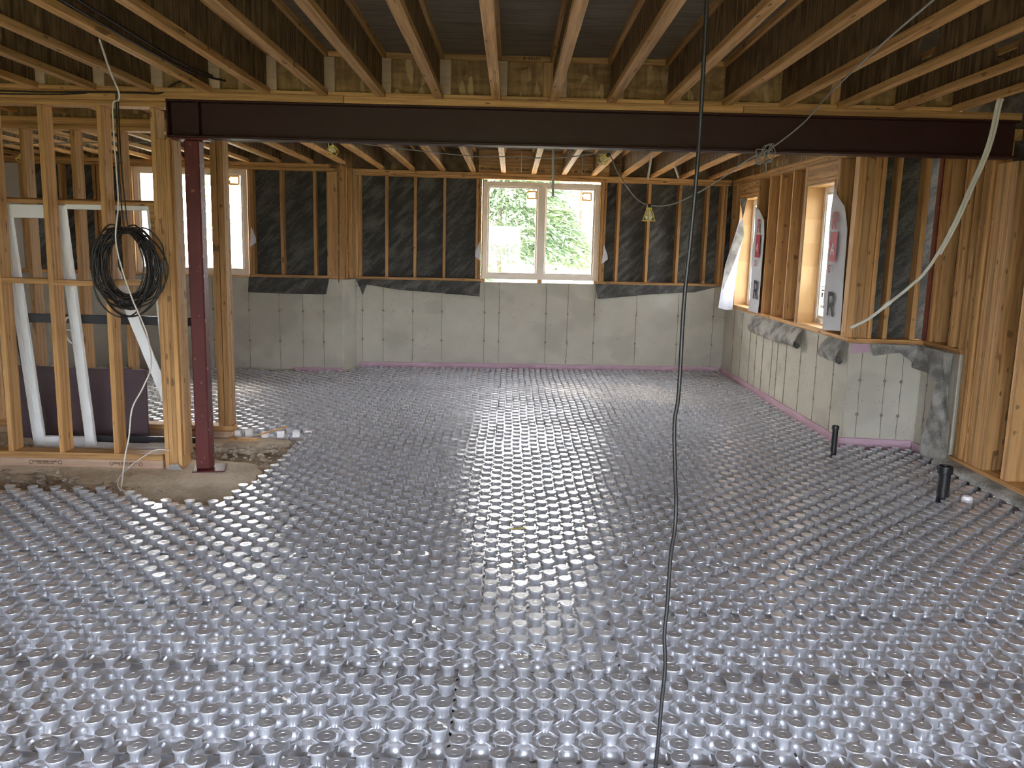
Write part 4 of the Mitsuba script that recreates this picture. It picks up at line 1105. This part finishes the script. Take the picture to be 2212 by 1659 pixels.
# ---------------------------------------------------------------- caged work lights
def work_light(loc, tilt, spin, label):
    t = thing('work_light', label, 'work light', 'yellow caged work lights')
    R = trimesh.transformations.euler_matrix(tilt[0], tilt[1], spin)
    R[:3, 3] = loc
    def P(name, m, mat, sm=True):
        put(name, moved(m, R), mat, t, smooth=sm)
    P('socket', lathe([(0, .0), (.014, .0), (.017, -.005), (.019, -.045), (.016, -.05), (0, -.05)], 14), 'black_cord', 40)
    P('collar', lathe([(.018, -.030), (.024, -.032), (.024, -.058), (.018, -.060)], 16), 'yellow', 40)
    P('bulb', lathe([(.013, -.05), (.016, -.062), (.027, -.085), (.031, -.105), (.027, -.127), (.014, -.138), (0, -.140)], 18), 'bulb_mat')
    for k in range(6):
        a = k * math.pi / 3
        P('cage_bar', tube(smooth_path([(r * math.cos(a), r * math.sin(a), z) for r, z in ((.022, -.05), (.034, -.07), (.044, -.10), (.056, -.14))], 4), .0036, 6), 'yellow')
    for r, z in ((.0445, -.102), (.057, -.141)):
        a = np.linspace(0, 2 * np.pi, 28, endpoint=False)
        P('cage_ring', tube(np.stack([r * np.cos(a), r * np.sin(a), np.full(28, z)], 1), .0040, 6, closed=True), 'yellow')


work_light((1.158, 7.30, 2.115), (0, 0), .3, 'yellow caged work light hanging lowest, before the studs right of the middle window')
work_light((.925, 8.45, 2.635), (1.25, .15), .4, 'yellow caged work light lying up against the joists above the middle window')
work_light((-1.80, 8.5, 2.69), (.9, -.3), .2, 'yellow caged work light under the joists near the middle of the beam')
work_light((-4.36, 7.8, 2.50), (.2, .5), .1, 'yellow caged work light at the far left behind the studs')

# ---------------------------------------------------------------- outside: trees, brick stack
def conifer(x, y, z, h, rad, n, seed, label, low=.1):
    r = np.random.default_rng(seed)
    t = thing('tree', label, 'tree')
    V, F = [], []
    for k in range(n):
        f = r.random() ** 1.2
        zc = z + h * (low + (1 - low) * f)
        rr = rad * (1 - f * .9) * (0.35 + .65 * r.random() ** .5)
        a = r.random() * 6.283
        tier = .5 + .5 * math.sin(f * 46)
        c = np.array([x + rr * math.cos(a), y + rr * math.sin(a), zc - .18 * rr + .12 * tier])
        L, wd = r.uniform(.15, .42), r.uniform(.02, .055)
        d = np.array([math.cos(a + r.normal(0, .5)), math.sin(a + r.normal(0, .5)), r.normal(-.25, .3)])
        d /= np.linalg.norm(d)
        s = np.cross(d, r.normal(size=3))
        s /= np.linalg.norm(s)
        b = len(V)
        V += [c - d * L / 2, c + s * wd, c + d * L / 2, c - s * wd, c - d * L * .1 + np.cross(d, s) * wd * .6]
        F += [(b, b + 1, b + 4), (b + 1, b + 2, b + 4), (b + 2, b + 3, b + 4), (b + 3, b, b + 4)]
    put('foliage', trimesh.Trimesh(V, F, process=False), 'leaf', t)
    put('trunk', tube(np.array([(x, y, z - .3), (x, y, z + h * .5), (x, y, z + h * .92)]), np.array([.08, .05, .02]), 8), 'bark', t)


conifer(-.35, 24.0, .75, 5.2, 2.9, 13000, 31, 'green conifer outside, behind the left pane of the middle window', .15)
conifer(2.6, 33.0, .8, 6.0, 3.6, 3600, 32, 'pale sparse conifer outside, behind the right pane of the middle window', .14)
conifer(-.80, 17.5, .5, 2.0, .55, 1500, 33, 'low green shrub outside at the left edge of the middle window', .05)
conifer(-9.3, 30.0, .8, 5.0, 2.6, 1500, 34, 'sparse conifer outside, behind the left window', .18)
conifer(10.5, 24.0, .8, 8.0, 3.0, 3000, 35, 'green conifer outside beyond the narrow windows')
stack = thing('brick_stack', 'stack of orange hollow bricks outside the nearer narrow window', 'brick stack')
bm = cat([cbox((0, 0, 0), (.29, .18, .18), .006)])
for k in range(6):
    for i in range(4):
        for j in range(2):
            x, y, z = 4.6 + i * .30 + .02 * rng.random(), 12.6 + j * .19, .55 + k * .19
            bk = put('brick', moved(bm, loc=(x, y, z)), 'brick_mat', stack)
            if j == 0:
                for q in range(3):
                    put('hole', cbox((x + .04 + .085 * q, y - .003, z + .05), (x + .085 + .085 * q, y + .0005, z + .13), .0005), 'brick_hole', bk)
